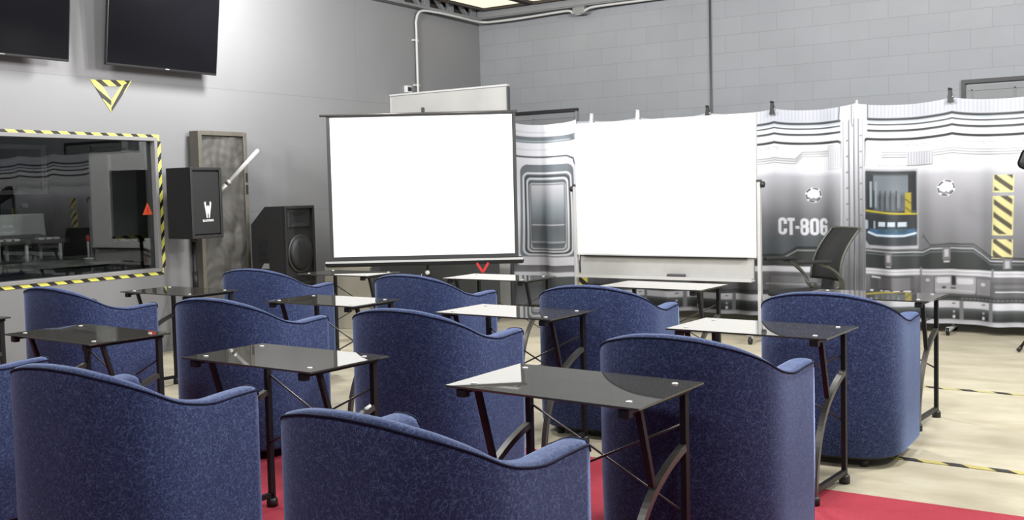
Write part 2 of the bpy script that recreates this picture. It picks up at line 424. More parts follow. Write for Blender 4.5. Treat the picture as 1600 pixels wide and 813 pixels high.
# open-web joist along the left wall
t = thing('roof_joist', 'open-web grey steel roof joist along the top of the left wall', 'joist', (-7.86, 6.0, 3.69))
b = MB(); b.box((0, 0.4, 0.01), (0.10, 9.9, 0.03)); b.build('bottom_chord', M['grey_paint'], t)
b = MB(); b.box((0, 0.4, 0.235), (0.10, 9.9, 0.05)); b.build('top_chord', M['grey_paint'], t)
b = MB()
for i in range(20):
    y = -4.4 + i * 0.5
    b.bar([(0, y, 0.02), (0, y + 0.25, 0.22)], 0.05, 0.04); b.bar([(0, y + 0.25, 0.22), (0, y + 0.5, 0.02)], 0.05, 0.04)
    b.box((0.0, y + 0.12, 0.115), (0.06, 0.1, 0.2))
b.build('web', M['grey_paint'], t)
b = MB(); b.box((-0.06, 0.4, 0.11), (0.02, 9.9, 0.22)); b.build('shadow_backing', M['roof'], t)  # dark sheet standing in for the ceiling shadow between the webs

# ceiling light panels just in view at the top
def light_panel(x0, x1, y0, y1, z, label):
    t = thing('ceiling_light', label, 'light', ((x0 + x1) / 2, (y0 + y1) / 2, z), 0, 'warm ceiling light panels')
    w, d = x1 - x0, y1 - y0
    b = MB()
    for s in (-1, 1):
        b.box((0, s * (d / 2 - 0.02), 0.03), (w, 0.04, 0.09)); b.box((s * (w / 2 - 0.02), 0, 0.03), (0.04, d - 0.08, 0.09))
    b.box((0, 0, 0.085), (w, d, 0.02)); b.build('frame', M['roof'], t)
    b = MB(); b.box((0, 0, 0.03), (w - 0.08, d - 0.08, 0.02)); b.build('diffuser', M['lamp_diffuser'], t)
light_panel(-7.72, -6.98, 10.2, 11.27, 3.80, 'glowing warm ceiling light panel nearest the room corner')
light_panel(-6.96, -5.5, 10.2, 11.27, 3.80, 'longer glowing warm ceiling light panel right of the corner one')

# conduits
def smooth_path(pts, n=8):
    P = [Vector(p) for p in pts]; out = []
    for i in range(len(P) - 1):
        p0, p1, p2, p3 = P[max(i - 1, 0)], P[i], P[i + 1], P[min(i + 2, len(P) - 1)]
        for k in range(n):
            t = k / n
            out.append(0.5 * ((2 * p1) + (p2 - p0) * t + (2 * p0 - 5 * p1 + 4 * p2 - p3) * t * t + (3 * p1 - p0 - 3 * p2 + p3) * t ** 3))
    out.append(P[-1]); return out
t = thing('conduit_pipe', 'white conduit rising up the left wall and bending along the back wall top', 'pipe', (-7.90, 10.08, 2.5))
o = Vector((-7.90, 10.08, 2.5))
P = [(-7.905, 10.08, 2.3), (-7.905, 10.08, 3.35), (-7.9, 10.08, 3.55), (-7.87, 10.14, 3.66), (-7.82, 10.4, 3.67), (-7.80, 10.8, 3.665), (-7.80, 11.2, 3.66), (-7.74, 11.34, 3.655), (-7.55, 11.36, 3.65), (-7.2, 11.36, 3.65), (-6.62, 11.36, 3.665), (-6.46, 11.36, 3.66), (-6.40, 11.36, 3.62), (-6.30, 11.36, 3.615), (-6.2, 11.36, 3.66), (-6.0, 11.36, 3.675), (-5.0, 11.4, 3.68), (-2, 11.4, 3.68)]
b = MB(); b.tube([Vector(p) - o for p in smooth_path(P, 6)], 0.016, 8); b.build('pipe', M['conduit'], t)
b = MB(); b.box(Vector((-6.33, 11.40, 3.66)) - o, (0.17, 0.12, 0.11), bev=0.01); b.build('junction_box', M['grey_paint'], t)
for z in (2.75, 3.3):
    b = MB(); b.box(Vector((-7.925, 10.08, z)) - o, (0.035, 0.10, 0.025)); b.build('strap', M['conduit'], t)
t = thing('conduit_pipe', 'thin dark vertical conduit on the block wall above the whiteboard', 'pipe', (-4.646, 11.48, 1.0))
b = MB(); b.tube([(0, 0, 0), (0, 0, 2.68)], 0.013, 8); b.build('pipe', M['dark_grey_paint'], t)

# door frames in the block wall behind the backdrop
def wall_door(x0, x1, label, jm='black_plastic', pm='grey_paint'):
    t = thing('door_' + label, '', 'door'); 
    for k in ('label', 'category'): del t[k]
    struct(t); z1 = 2.455
    b = MB()
    b.box(((x0 + x1) / 2, 11.49, z1 - 0.02), (x1 - x0, 0.05, 0.04)); 
    b.build('lintel', M['black_plastic'], t)
    for x in (x0 + 0.02, x1 - 0.02):
        b = MB(); b.box((x, 11.49, z1 / 2 - 0.02), (0.04, 0.05, z1 - 0.04)); b.build('jamb', M[jm], t)
    b = MB(); b.box(((x0 + x1) / 2, 11.495, z1 / 2 - 0.03), (x1 - x0 - 0.08, 0.03, z1 - 0.06))
    b.box(((x0 + x1) / 2, 11.478, z1 - 0.11), (x1 - x0 - 0.12, 0.012, 0.012)); b.box((x0 + 0.1, 11.478, z1 / 2 - 0.05), (0.012, 0.012, z1 - 0.1))
    b.box((x0 + 0.5, 11.478, z1 / 2 - 0.05), (0.014, 0.012, z1 - 0.1))
    b.build('panel', M[pm], t)
wall_door(-1.91, 0.6, '1'); wall_door(-7.6, -6.44, '2', 'block_plain', 'block_plain')

# tall thin pale panel across the corner, low dark cabinet before it
t = thing('standing_panel', 'tall pale grey stained panel standing across the room corner above the projection screen', 'panel', (-7.10, 9.60, 0))
b = MB(); b.box((0, 0, 1.305), (1.66, 0.03, 2.57), bev=0.004); b.build('sheet', M['box_grey'], t)
b = MB(); b.box((0, -0.005, 2.595), (1.68, 0.05, 0.02)); b.box((-0.832, -0.002, 1.3), (0.014, 0.044, 2.56)); b.build('light_edge', M['white_metal'], t)
b = MB(); b.box((0.838, -0.002, 1.3), (0.014, 0.05, 2.56)); b.build('shaded_edge', M['dark_grey_paint'], t)  # right side face in shadow, its shade put into the dark colour
for x in (-0.6, 0.6):
    b = MB(); b.box((x, 0, 0.01), (0.06, 0.4, 0.02)); b.build('foot', M['dark_metal'], t)
t = thing('storage_cabinet', 'low dark grey cabinet in the shade under the projection screen', 'cabinet', (-6.93, 9.12, 0))
b = MB(); b.box((0, 0, 0.40), (1.36, 0.42, 0.76), bev=0.008); b.box((0, 0, 0.79), (1.4, 0.46, 0.025), bev=0.004); b.box((0, 0.02, 0.015), (1.3, 0.36, 0.03)); b.build('body', M['dark_cabinet'], t)
for sx in (-1, 1):
    b = MB(); b.box((sx * 0.338, -0.215, 0.40), (0.66, 0.018, 0.70), bev=0.004); d = b.build('door', M['dark_cabinet'], t)
    b = MB(); b.tube([(sx * 0.05, -0.226, 0.42), (sx * 0.05, -0.25, 0.43), (sx * 0.05, -0.25, 0.53), (sx * 0.05, -0.226, 0.54)], 0.006, 8); b.build('handle', M['steel'], d)
b = MB(); b.box((0, 0, 0), (0.05, 0.10, 0.085), bev=0.006); b.box((0.026, 0, 0.0), (0.008, 0.07, 0.05), mi=1)
tag(b.build('outlet_box', [M['white_plastic'], M['black_plastic']]), 'small outlet box with black face on the left wall beside the white conduit', 'outlet').location = (-7.92, 9.905, 2.69)

# ------------------------------------------------------------------ window, its tape and the room behind
t = bpy.data.objects.new('window_1', None); col.objects.link(t); struct(t)
yc, zc = (WY0 + WY1) / 2, (WZ0 + WZ1) / 2
b = MB(); fw = 0.034
for z, s in ((WZ1 + fw / 2 - 0.012, 1), (WZ0 - fw / 2 + 0.012, 1)): b.box((XL - 0.06, yc, z), (0.15, WY1 - WY0 + 2 * fw - 0.02, fw), bev=0.004)
for y in (WY0 - fw / 2 + 0.012, WY1 + fw / 2 - 0.012): b.box((XL - 0.06, y, zc), (0.15, fw, WZ1 - WZ0 - 0.02), bev=0.004)
b.build('window_frame', M['room_grey'], t)
b = MB(); b.box((0, -1.30, 0), (0.006, 2.60, WZ1 - WZ0)); pn = b.build('pane', M['window_glass'], t); pn.location = (XL - 0.045, WY1 - 0.005, zc); pn.rotation_euler = (0, 0, math.radians(1.15))
b = MB()
b.box((0, (3.1 + 6.235) / 2, 1.991), (0.004, 6.235 - 3.1, 0.058)); b.box((0, (3.1 + 6.225) / 2, 0.756), (0.004, 6.225 - 3.1, 0.062))
b.box((0, 6.225, (1.962 + 0.787) / 2), (0.004, 0.048, 1.962 - 0.787), mi=1)
hz = b.build('hazard_tape', [M['hazard_wall'], M['hazard_wall_side']]); hz.location = (XL + 0.003, 0, 0)
tag(hz, 'yellow and black striped tape bordering the control room window', 'tape')
b = MB(); b.prism([(-0.055, 0), (0.055, 0), (0, 0.11)], 0.002, Matrix(((0, 0, 1, 0), (1, 0, 0, 0), (0, 1, 0, 0), (0, 0, 0, 1))))
b.prism([(-0.006, 0.02), (0.006, 0.02), (0.008, 0.07), (-0.008, 0.07)], 0.001, Matrix(((0, 0, 1, 0.0025), (1, 0, 0, 0), (0, 1, 0, 0), (0, 0, 0, 1))), mi=1)
tag(b.build('warning_sticker', [M['orange'], M['red']]), 'small orange triangle sticker on the window glass near its right edge', 'sticker').location = (XL - 0.036, 6.105, 1.285)
# triangle
def tri_tape():
    A, B, Cc = Vector((0, 5.545, 2.478)), Vector((0, 5.965, 2.498)), Vector((0, 5.738, 2.205))
    cen = (A + B + Cc) / 3
    b = MB(); out = [A, B, Cc]; inn = [cen + (p - cen) * 0.44 for p in out]
    for k in range(3):
        q = [out[k], out[(k + 1) % 3], inn[(k + 1) % 3], inn[k]]
        f0 = [b.bm.verts.new(p) for p in q]; f1 = [b.bm.verts.new(p + Vector((0.004, 0, 0))) for p in q]
        for f in (f0[::-1], f1): b.bm.faces.new(f).material_index = 0 if k != 1 else 1
        for j in range(4): b.bm.faces.new((f0[j], f0[(j + 1) % 4], f1[(j + 1) % 4], f1[j])).material_index = 0 if k != 1 else 1
    o = b.build('tape_triangle', [M['hazard_wall'], M['hazard_wall_side']]); o.location = (XL + 0.001, 0, 0)
    tag(o, 'triangle of yellow and black striped tape on the wall under the televisions', 'tape')
tri_tape()
# control room shell
b = MB()
X0, X1 = -11.2, XL - T
Y0c, Y1c = 2.2, 8.2
b.box((X0 - 0.05, (Y0c + Y1c) / 2, 1.5), (0.1, Y1c - Y0c, 3.0)); b.box(((X0 + X1) / 2, Y0c - 0.05, 1.5), (X1 - X0, 0.1, 3.0)); b.box(((X0 + X1) / 2, Y1c + 0.05, 1.5), (X1 - X0, 0.1, 3.0))
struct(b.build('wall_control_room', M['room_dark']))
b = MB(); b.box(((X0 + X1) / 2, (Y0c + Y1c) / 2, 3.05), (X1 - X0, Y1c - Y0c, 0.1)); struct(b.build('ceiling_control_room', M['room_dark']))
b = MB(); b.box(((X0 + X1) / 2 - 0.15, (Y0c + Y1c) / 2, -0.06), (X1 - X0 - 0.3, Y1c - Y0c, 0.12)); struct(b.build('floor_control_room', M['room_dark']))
ld = bpy.data.lights.new('control_room_lamp', 'AREA'); ld.size = 0.6; ld.energy = 6; lo = bpy.data.objects.new('control_room_lamp', ld); lo.location = (-9.4, 5.2, 2.9); col.objects.link(lo)
# counter under the window
t = thing('counter', 'wide dark stone-topped counter just inside the control room window', 'counter', (-8.78, 5.0, 0))
b = MB(); b.box((0, 0, 0.86), (1.12, 4.6, 0.03), bev=0.005); b.build('countertop', M['counter'], t)
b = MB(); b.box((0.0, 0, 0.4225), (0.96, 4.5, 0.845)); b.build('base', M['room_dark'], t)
# mixing desk
t = thing('mixing_desk', 'grey mixing desk on white legs seen through the control room window', 'mixer', (-9.08, 5.36, 0.8755))
b = MB(); b.box((0, 0, 0.18), (0.42, 1.0, 0.035), bev=0.01); b.box((-0.1, 0, 0.21), (0.2, 0.96, 0.04), rot=Ry(0.15), bev=0.01); b.build('console', M['grey_metal'], t)
for y in (0.12, 0.46):
    for x in (0.16, -0.16):
        b = MB(); b.tube([(x, y, 0.0), (x, y, 0.165)], 0.018, 8); b.build('leg', M['white_plastic'], t)
for y in (-0.46,):
    for x in (0.16, -0.16):
        b = MB(); b.tube([(x, y, 0.0), (x, y, 0.165)], 0.018, 8); b.build('leg', M['white_plastic'], t)
for i in range(12):
    if i in (7, 8): continue
    b = MB(); b.box((0.12, -0.44 + i * 0.08, 0.206), (0.07, 0.055, 0.02), bev=0.004); b.build('fader', M['white_plastic'], t)
# pale panel behind the mixer
b = MB(); b.box((0, 0, 0), (0.03, 1.1, 0.24), rot=Ry(-0.12), bev=0.008); b.box((-0.03, 0, -0.125), (0.12, 0.5, 0.02))
tag(b.build('monitor_panel', M['white_metal']), 'pale grey flat monitor back standing behind the mixing desk', 'monitor').location = (-9.55, 5.52, 1.19)
b = MB(); b.box((0, 0, 0.50), (0.46, 1.7, 1.0)); b.box((0, 0, 1.03), (0.56, 1.8, 0.05), bev=0.006)
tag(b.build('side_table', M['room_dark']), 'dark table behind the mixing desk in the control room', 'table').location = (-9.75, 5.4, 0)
# framed inner window on the far wall
t = thing('framed_panel', 'white-framed dark glazed panel on the control room far wall', 'panel', (-11.18, 6.17, 1.80))
b = MB()
for z in (-0.26, 0.26): b.box((0.02, 0, z), (0.05, 1.95, 0.05))
for y in (-0.95, 0.95): b.box((0.02, y, 0), (0.05, 0.05, 0.47))
b.build('frame', M['white_metal'], t)
b = MB(); b.box((0.005, 0, 0), (0.02, 1.86, 0.48)); b.build('pane', M['tv_glass'], t)
# pale partition with hazard tape along its foot
t = thing('partition', 'pale grey partition with striped tape along its lower edge in control room', 'partition', (-9.55, 7.45, 0))
b = MB(); b.box((0, 0, 1.475), (0.06, 1.2, 0.87)); b.build('panel', M['white_metal'], t)
b = MB(); b.box((0.034, 0, 1.01), (0.006, 1.2, 0.06)); b.build('tape_strip', M['hazard_wall'], t)
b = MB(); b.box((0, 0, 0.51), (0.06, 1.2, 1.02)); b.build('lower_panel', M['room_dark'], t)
# white microphone stand on the counter
t = thing('microphone_stand', 'short white microphone stand on the counter with a red-tipped top', 'microphone', (-8.6, 5.90, 0.8755))
b = MB(); b.lathe([(0.05, 0.0), (0.05, 0.012), (0.012, 0.02)], seg=16); b.build('base', M['white_plastic'], t)
b = MB(); b.tube([(0, 0, 0.015), (0, 0, 0.17)], 0.011, 8); b.build('stem', M['white_plastic'], t)
b = MB(); b.lathe([(0.008, 0.165), (0.017, 0.18), (0.017, 0.215), (0.006, 0.23)], seg=12); b.build('head', M['red'], t)
b = MB(); b.box((0, 0, 0), (0.08, 0.14, 0.13), rot=Rz(0.3), bev=0.012); b.tube([(0, 0, 0.05), (0, 0, 1.0)], 0.012, 6)
tag(b.build('wall_camera', M['white_plastic']), 'small white box hanging at the top of the control room window', 'camera').location = (-8.6, 6.40, 1.985)

# ------------------------------------------------------------------ televisions
def television(y0, y1, zb, label):
    w, h = y1 - y0, 0.72
    t = thing('television', label, 'television', (-7.775, (y0 + y1) / 2, zb), 0, 'black wall televisions')
    R = Ry(math.radians(7))       # top leans into the room
    def at(p): return R @ Vector(p)
    b = MB(); b.box(at((-0.0, 0, h / 2)), (0.035, w, h), rot=R, bev=0.006); b.box(at((-0.03, 0, h * 0.38)), (0.04, w * 0.72, h * 0.6), rot=R, bev=0.012); b.build('body', M['tv_bezel'], t)
    b = MB(); b.box(at((0.018, 0, h / 2 + 0.006)), (0.004, w - 0.022, h - 0.032), rot=R); b.build('screen', M['tv_glass'], t)
    b = MB(); b.box(at((0.02, 0.03, 0.012)), (0.006, 0.045, 0.009), rot=R, bev=0.002); b.build('badge', M['steel'], t)
    b = MB(); b.box((-0.135, 0, h * 0.5), (0.02, 0.4, 0.3)); b.bar([(-0.125, 0.08, h * 0.5), (-0.01, 0.08, h * 0.5)], 0.04, 0.08, (0, 1, 0)); b.bar([(-0.125, -0.08, h * 0.5), (-0.01, -0.08, h * 0.5)], 0.04, 0.08, (0, 1, 0)); b.build('wall_bracket', M['black_plastic'], t)
television(5.575, 6.785, 2.595, 'black flat television on the left wall above the tape triangle')
television(4.0, 5.225, 2.585, 'black flat television cut by the left edge above the window')

# ------------------------------------------------------------------ relief panel (plain stand-in), tube, speakers
t = thing('relief_panel', 'tall dark bronze relief slab in a metal frame against the left wall', 'sculpture', (-7.86, 6.855, 0))
W_, H_ = 0.60, 2.065
rows = []
rng = random.Random(3)
blobs = [(rng.uniform(-0.19, 0.19), rng.uniform(0.2, 1.9), rng.uniform(0.04, 0.11), rng.uniform(0.06, 0.22), rng.uniform(0.015, 0.05)) for _ in range(26)]
ny, nz = 44, 110
for i in range(nz + 1):
    z = 0.05 + (H_ - 0.1) * i / nz; row = []
    for j in range(ny + 1):
        y = -W_ / 2 + 0.03 + (W_ - 0.06) * j / ny
        d = 0.0
        for (by, bz, ry, rz, a) in blobs: d = max(d, a * math.exp(-((y - by) / ry) ** 2 - ((z - bz) / rz) ** 2))
        d += 0.004 * math.sin(31 * y + 9 * math.sin(5 * z)) * math.sin(23 * z + 3 + 6 * math.sin(9 * y))
        row.append((0.05 + d, y, z))
    rows.append(row)
b = MB(); b.grid(rows); b.build('relief', M['bronze'], t, recalc=False)
b = MB(); b.box((0, 0, H_ / 2), (0.09, W_ - 0.02, H_ - 0.02)); b.build('slab', M['bronze'], t)
b = MB()
for y in (-W_ / 2 + 0.02, W_ / 2 - 0.02): b.box((0.015, y, H_ / 2), (0.13, 0.045, H_), bev=0.006)
for z in (0.02, H_ - 0.02): b.box((0.015, 0, z), (0.13, W_ - 0.08, 0.045), bev=0.006)
b.build('frame', M['bronze_frame'], t)
for y, z in ((-0.28, 1.62), (0.28, 1.50), (0.28, 1.62)):
    b = MB(); b.box((0.082, y, z), (0.004, 0.03, 0.09)); b.build('yellow_tape', hazard_mat('yellow_bit', 0.01, (0, 0, 0.001), (0.5, 0.45, 0.1)) if 'yb' not in M else M['yb'], t)

t = thing('light_tube', 'white translucent tube with dark grip slanting up across the bronze relief slab', 'tube', (-7.545, 6.697, 1.571))
p0, p1 = Vector((-7.545, 6.697, 1.571)), Vector((-7.313, 6.868, 1.872)); d_ = (p1 - p0)
b = MB(); b.tube([(0, 0, 0), d_ * 0.96, d_ * 0.99, d_], [0.019, 0.019, 0.014, 0.006], 12); b.build('tube', M['tube_white'], t)
b = MB(); b.tube([-d_ * 0.5, -d_ * 0.02], 0.024, 12); b.tube([-d_ * 0.06, d_ * 0.03], 0.028, 12); b.build('grip', M['steel'], t)
b = MB(); b.tube([-d_ * 0.4, -d_ * 0.4 + Vector((-0.12, 0.05, 0.0))], 0.01, 8); b.build('holder', M['dark_metal'], t)

SPK = (-7.625, 6.325)
t = thing('speaker_stand', 'black tripod stand under the loudspeaker beside the window', 'stand', (SPK[0], SPK[1], 0))
b = MB(); b.tube([(0, 0, 0.16), (0, 0, 1.03)], 0.0175, 12); b.build('pole', M['dark_metal'], t)
b = MB(); b.tube([(0, 0, 0.55), (0, 0, 0.75)], 0.026, 12); b.build('collar', M['dark_metal'], t)
for k in range(3):
    a = k * 2 * PI / 3 + 0.6; c, s = math.cos(a), math.sin(a); L_ = 0.29
    b = MB(); b.tube([(0.02 * c, 0.02 * s, 0.6), (L_ * c, L_ * s, 0.012)], 0.011, 8); b.tube([(0.0, 0, 0.2), (L_ * 0.62 * c, L_ * 0.62 * s, 0.24)], 0.008, 8); b.build('leg', M['dark_metal'], t)
t = thing('loudspeaker', 'black loudspeaker with a white emblem raised on a stand by the window', 'speaker', (SPK[0], SPK[1], 1.06), 0.1)
b = MB()
prof = [(-0.17, -0.14), (-0.17, 0.14), (0.155, 0.195), (0.155, -0.195)]
b.prism(prof, 0.645); b.build('cabinet', M['speaker_black'], t)
b = MB(); b.box((0.164, 0, 0.3225), (0.02, 0.335, 0.57), bev=0.006); b.build('grille', M['grille'], t)
b = MB()
for z in (0.013, 0.632): b.box((0.168, 0, z), (0.03, 0.39, 0.028), bev=0.005)
for y in (-0.182, 0.182): b.box((0.168, y, 0.3225), (0.03, 0.028, 0.6), bev=0.005)
b.build('front_rim', M['black_plastic'], t)
# emblem: two raised wings meeting in a point, over a short line of lettering
b = MB()
E_ = Matrix(((0, 0, 1, 0.174), (1, 0, 0, 0.012), (0, 1, 0, 0.185), (0, 0, 0, 1)))
wing = [(0.0, 0.035), (-0.034, 0.075), (-0.044, 0.135), (-0.034, 0.15), (-0.024, 0.145), (-0.022, 0.105), (-0.013, 0.098), (-0.011, 0.115), (0, 0.108)]
b.prism(wing, 0.004, E_); b.prism([(-x, y) for x, y in wing[::-1]], 0.004, E_)
b.prism([(-0.036, 0.085), (-0.018, 0.0), (-0.007, 0.0), (-0.007, 0.05)], 0.004, E_); b.prism([(0.007, 0.05), (0.007, 0.0), (0.018, 0.0), (0.036, 0.085)], 0.004, E_)
b.build('emblem', M['white_plastic'], t)
def text_mesh(body, size, offset=0.0, extrude=0.001, res=3):
    cu = bpy.data.curves.new('lettering', 'FONT'); cu.body = body; cu.size = size; cu.offset = offset; cu.extrude = extrude; cu.align_x = 'CENTER'; cu.resolution_u = res
    o = bpy.data.objects.new('lettering_src', cu); col.objects.link(o)
    dg = bpy.context.evaluated_depsgraph_get(); dg.update()
    me = bpy.data.meshes.new_from_object(o.evaluated_get(dg)); bpy.data.objects.remove(o); bpy.data.curves.remove(cu)
    return me
me = text_mesh('BLASTKING', 0.026, 0.0012); me.transform(Matrix(((0, 0, 1, 0.176), (1, 0, 0, 0.012), (0, 1, 0, 0.152), (0, 0, 0, 1)))); me.materials.append(M['white_plastic'])
o = bpy.data.objects.new('lettering', me); col.objects.link(o); o.parent = t
b = MB(); b.lathe([(0.03, -0.035), (0.03, 0.0)], seg=14); b.build('pole_socket', M['black_plastic'], t)

def floor_speaker():
    loc = (-7.475, 7.30, 0.0)
    t = thing('subwoofer', 'black bass speaker cabinet on the floor below the wedge speaker', 'speaker', loc, 0.1)
    b = MB(); b.box((0, 0, 0.29), (0.44, 0.46, 0.52), bev=0.012); b.build('cabinet', M['speaker_black'], t)
    b = MB(); b.lathe([(0.185, 0.0), (0.18, 0.012), (0.16, 0.0), (0.07, -0.0), (0.06, 0.012), (0.002, 0.02)], (0.222, 0, 0.29), 28, axis=Ry(PI / 2)); b.build('woofer', M['cone'], t)
    for sx in (-1, 1):
        for sy in (-1, 1):
            b = MB(); b.lathe([(0.02, 0), (0.02, 0.035)], (sx * 0.18, sy * 0.19, 0), 12); b.build('foot', M['black_plastic'], t)
    t = thing('loudspeaker', 'black wedge-backed loudspeaker with round woofer and horn near the screen', 'speaker', (loc[0], loc[1], 0.552), 0.1)
    # plan is a box, side profile has a cut upper back corner
    prof = [(-0.21, 0), (0.2, 0), (0.2, 0.775), (-0.03, 0.775), (-0.21, 0.60)]
    b = MB(); b.prism(prof, 0.44, Matrix(((1, 0, 0, 0), (0, 0, 1, -0.22), (0, 1, 0, 0), (0, 0, 0, 1)))); b.build('cabinet', M['speaker_black'], t)
    b = MB()
    for z in (0.012, 0.763): b.box((0.21, 0, z), (0.03, 0.45, 0.028), bev=0.004)
    for y in (-0.212, 0.212): b.box((0.21, y, 0.3875), (0.03, 0.028, 0.724), bev=0.004)
    b.build('front_rim', M['black_plastic'], t)
    b = MB(); b.lathe([(0.19, 0.0), (0.185, 0.018), (0.168, 0.02), (0.165, 0.004), (0.07, 0.006), (0.055, 0.02), (0.002, 0.028)], (0.202, 0, 0.305), 36, axis=Ry(PI / 2)); b.build('woofer', M['cone'], t)
    b = MB(); b.lathe([(0.172, 0.015), (0.12, 0.035), (0.06, 0.042), (0.002, 0.044)], (0.206, 0, 0.305), 36, axis=Ry(PI / 2)); b.build('woofer_grille', M['grille'], t)
    b = MB()
    q = []
    for (dy, dz, x) in ((0.17, 0.085, 0.206), (0.155, 0.07, 0.212), (0.06, 0.035, 0.203)):
        q.append([(x, -dy, 0.645 - dz), (x, dy, 0.645 - dz), (x, dy, 0.645 + dz), (x, -dy, 0.645 + dz)])
    b.grid(q, closed=True, smooth=False); b.bm.faces.new([b.bm.verts.new(p) for p in q[-1]])
    b.build('horn', M['grille'], t, recalc=True)
    b = MB(); b.box((-0.05, -0.222, 0.36), (0.11, 0.01, 0.20)); b.box((-0.05, -0.229, 0.34), (0.05, 0.012, 0.02)); b.build('side_handle', M['black_plastic'], t)
    b = MB(); b.prism([(-0.065, 0), (0.03, 0), (0.03, 0.05), (-0.03, 0.05)], 0.004, Matrix(((1, 0, 0, -0.03), (0, 0, -1, -0.219), (0, 1, 0, 0.17), (0, 0, 0, 1)))); b.build('badge', M['room_grey'], t)
floor_speaker()

# ------------------------------------------------------------------ projection screen on its tripod
DS = 9.8
cL, cR = onray(513, 300, DS), onray(808, 300, DS)
ctr = (cL + cR) / 2; ang = math.atan2(cR.y - cL.y, cR.x - cL.x)
t = thing('projection_screen', 'large white projection screen with black border on a tripod', 'projection screen', (ctr.x, ctr.y, 0), ang)
sw = (cR - cL).xy.length; zt, zb = 2.175, 0.775
b = MB(); b.box((0, 0, (zt + zb) / 2), (sw, 0.004, zt - zb)); b.build('border', M['screen_border'], t)
b = MB(); b.box((0, -0.004, (zt - 0.02 + zb + 0.055) / 2), (sw - 0.07, 0.003, zt - zb - 0.075)); b.build('screen_surface', M['screen_fabric'], t)
b = MB(); b.tube([(-sw / 2 - 0.06, 0, zt + 0.005), (sw / 2 + 0.02, 0, zt + 0.005)], 0.012, 8); b.build('top_bar', M['grey_metal'], t)
b = MB(); b.box((0, 0.02, zb - 0.012), (sw + 0.1, 0.075, 0.065), bev=0.02); b.box((0, -0.02, zb + 0.005), (sw + 0.09, 0.008, 0.02), mi=1); b.build('case', [M['dark_metal'], M['white_metal']], t)
b = MB(); b.tube([(0.02, 0.075, 0.35), (0.02, 0.075, 2.22)], 0.014, 10); b.build('mast', M['dark_metal'], t)
b = MB(); b.box((0.02, 0.05, 2.215), (0.03, 0.06, 0.05), bev=0.006); b.build('hook', M['black_plastic'], t)
for k in range(3):
    a = k * 2 * PI / 3 + PI / 2; c, s = math.cos(a), math.sin(a)
    b = MB(); b.tube([(0.02, 0.075, 0.62), (0.02 + 0.3 * c, 0.075 + 0.3 * s, 0.25), (0.02 + 0.42 * c, 0.075 + 0.42 * s, 0.012)], 0.011, 8); b.build('leg', M['dark_metal'], t)
b = MB(); b.lathe([(0.012, 0), (0.022, 0.006), (0.022, 0.024), (0.012, 0.03)], (0.02, 0.055, 0.66), 12, axis=Rx(PI / 2)); b.build('knob', M['white_plastic'], t)
b = MB(); b.bar([(0.50, -0.022, 0.745), (0.555, -0.022, 0.655)], 0.006, 0.022, (0, 1, 0)); b.bar([(0.61, -0.022, 0.745), (0.555, -0.022, 0.655)], 0.006, 0.022, (0, 1, 0)); b.build('red_strap', M['red'], t)

# cream board and small yellow marked box behind the front desks
b = MB(); b.box((0, 0, 0.33), (0.05, 0.55, 0.66), bev=0.006)
cb = b.build('board', M['cream']); pc = onray(545, 450, 10.9); cb.location = (pc.x, pc.y, 0); cb.rotation_euler = (0, 0, ang + PI / 2 * 0 + 1.2)
tag(cb, 'cream board standing on the floor between desks near the screen left edge', 'board')

# ------------------------------------------------------------------ whiteboard
t = thing('whiteboard', 'large white rolling whiteboard on a grey metal frame in front of the backdrop', 'whiteboard', (-4.19, 9.09, 0))
xl, xr = -0.95, 0.955
b = MB(); b.box((0, 0, 1.425), (1.86, 0.03, 1.30), bev=0.004); b.build('board', M['white_board'], t)
b = MB()
for z in (0.768, 2.075): b.box((0, 0, z), (1.88, 0.04, 0.018), bev=0.004)
for x in (-0.935, 0.935): b.box((x, 0, 1.42), (0.016, 0.04, 1.30), bev=0.003)
b.build('board_rim', M['white_plastic'], t)
b = MB(); b.box((0, 0.01, 0.655), (1.82, 0.025, 0.185), bev=0.004); b.build('lower_panel', M['tray_panel'], t)
b = MB(); b.box((0, -0.02, 0.755), (1.7, 0.03, 0.012)); b.build('gap_strip', M['dark_metal'], t)
b = MB(); b.box((0, -0.05, 0.55), (1.84, 0.10, 0.018), bev=0.004); b.box((0, -0.098, 0.558), (1.84, 0.008, 0.03)); b.build('pen_tray', M['white_metal'], t)
for x in (xl - 0.01, xr + 0.01):
    b = MB(); b.box((x, 0, 0.77), (0.032, 0.045, 1.38), bev=0.004); p = b.build('post', M['white_metal'], t)
    b = MB(); b.box((x, 0, 1.465), (0.036, 0.05, 0.02)); b.build('post_cap', M['grey_metal'], p)
    b = MB(); b.lathe([(0.012, 0), (0.028, 0.004), (0.028, 0.03), (0.02, 0.036)], (x + (0.016 if x > 0 else -0.016), 0, 1.43), 14, axis=Ry(PI / 2 if x > 0 else -PI / 2)); b.build('knob', M['black_plastic'], p)
    b = MB(); b.box((x, 0, 0.10), (0.04, 0.62, 0.04), bev=0.005); f = b.build('foot_bar', M['white_metal'], t)
    for s in (-1, 1):
        b = MB(); b.lathe([(0.012, -0.014), (0.033, -0.012), (0.033, 0.012), (0.012, 0.014)], (x, s * 0.27, 0.033), 16, axis=Ry(PI / 2)); b.box((x, s * 0.26, 0.066), (0.034, 0.03, 0.03), mi=1); b.build('caster', [M['black_plastic'], M['white_metal']], f)
b = MB(); b.box((0, 0, 0), (0.18, 0.05, 0.028), mi=0, bev=0.006); b.box((0, 0, -0.016), (0.17, 0.048, 0.012), mi=1)
tag(b.build('eraser', [M['dark_grey_paint'], M['red']]), 'dark and red eraser lying on the whiteboard pen tray', 'eraser').location = (-4.03, 9.035, 0.583)

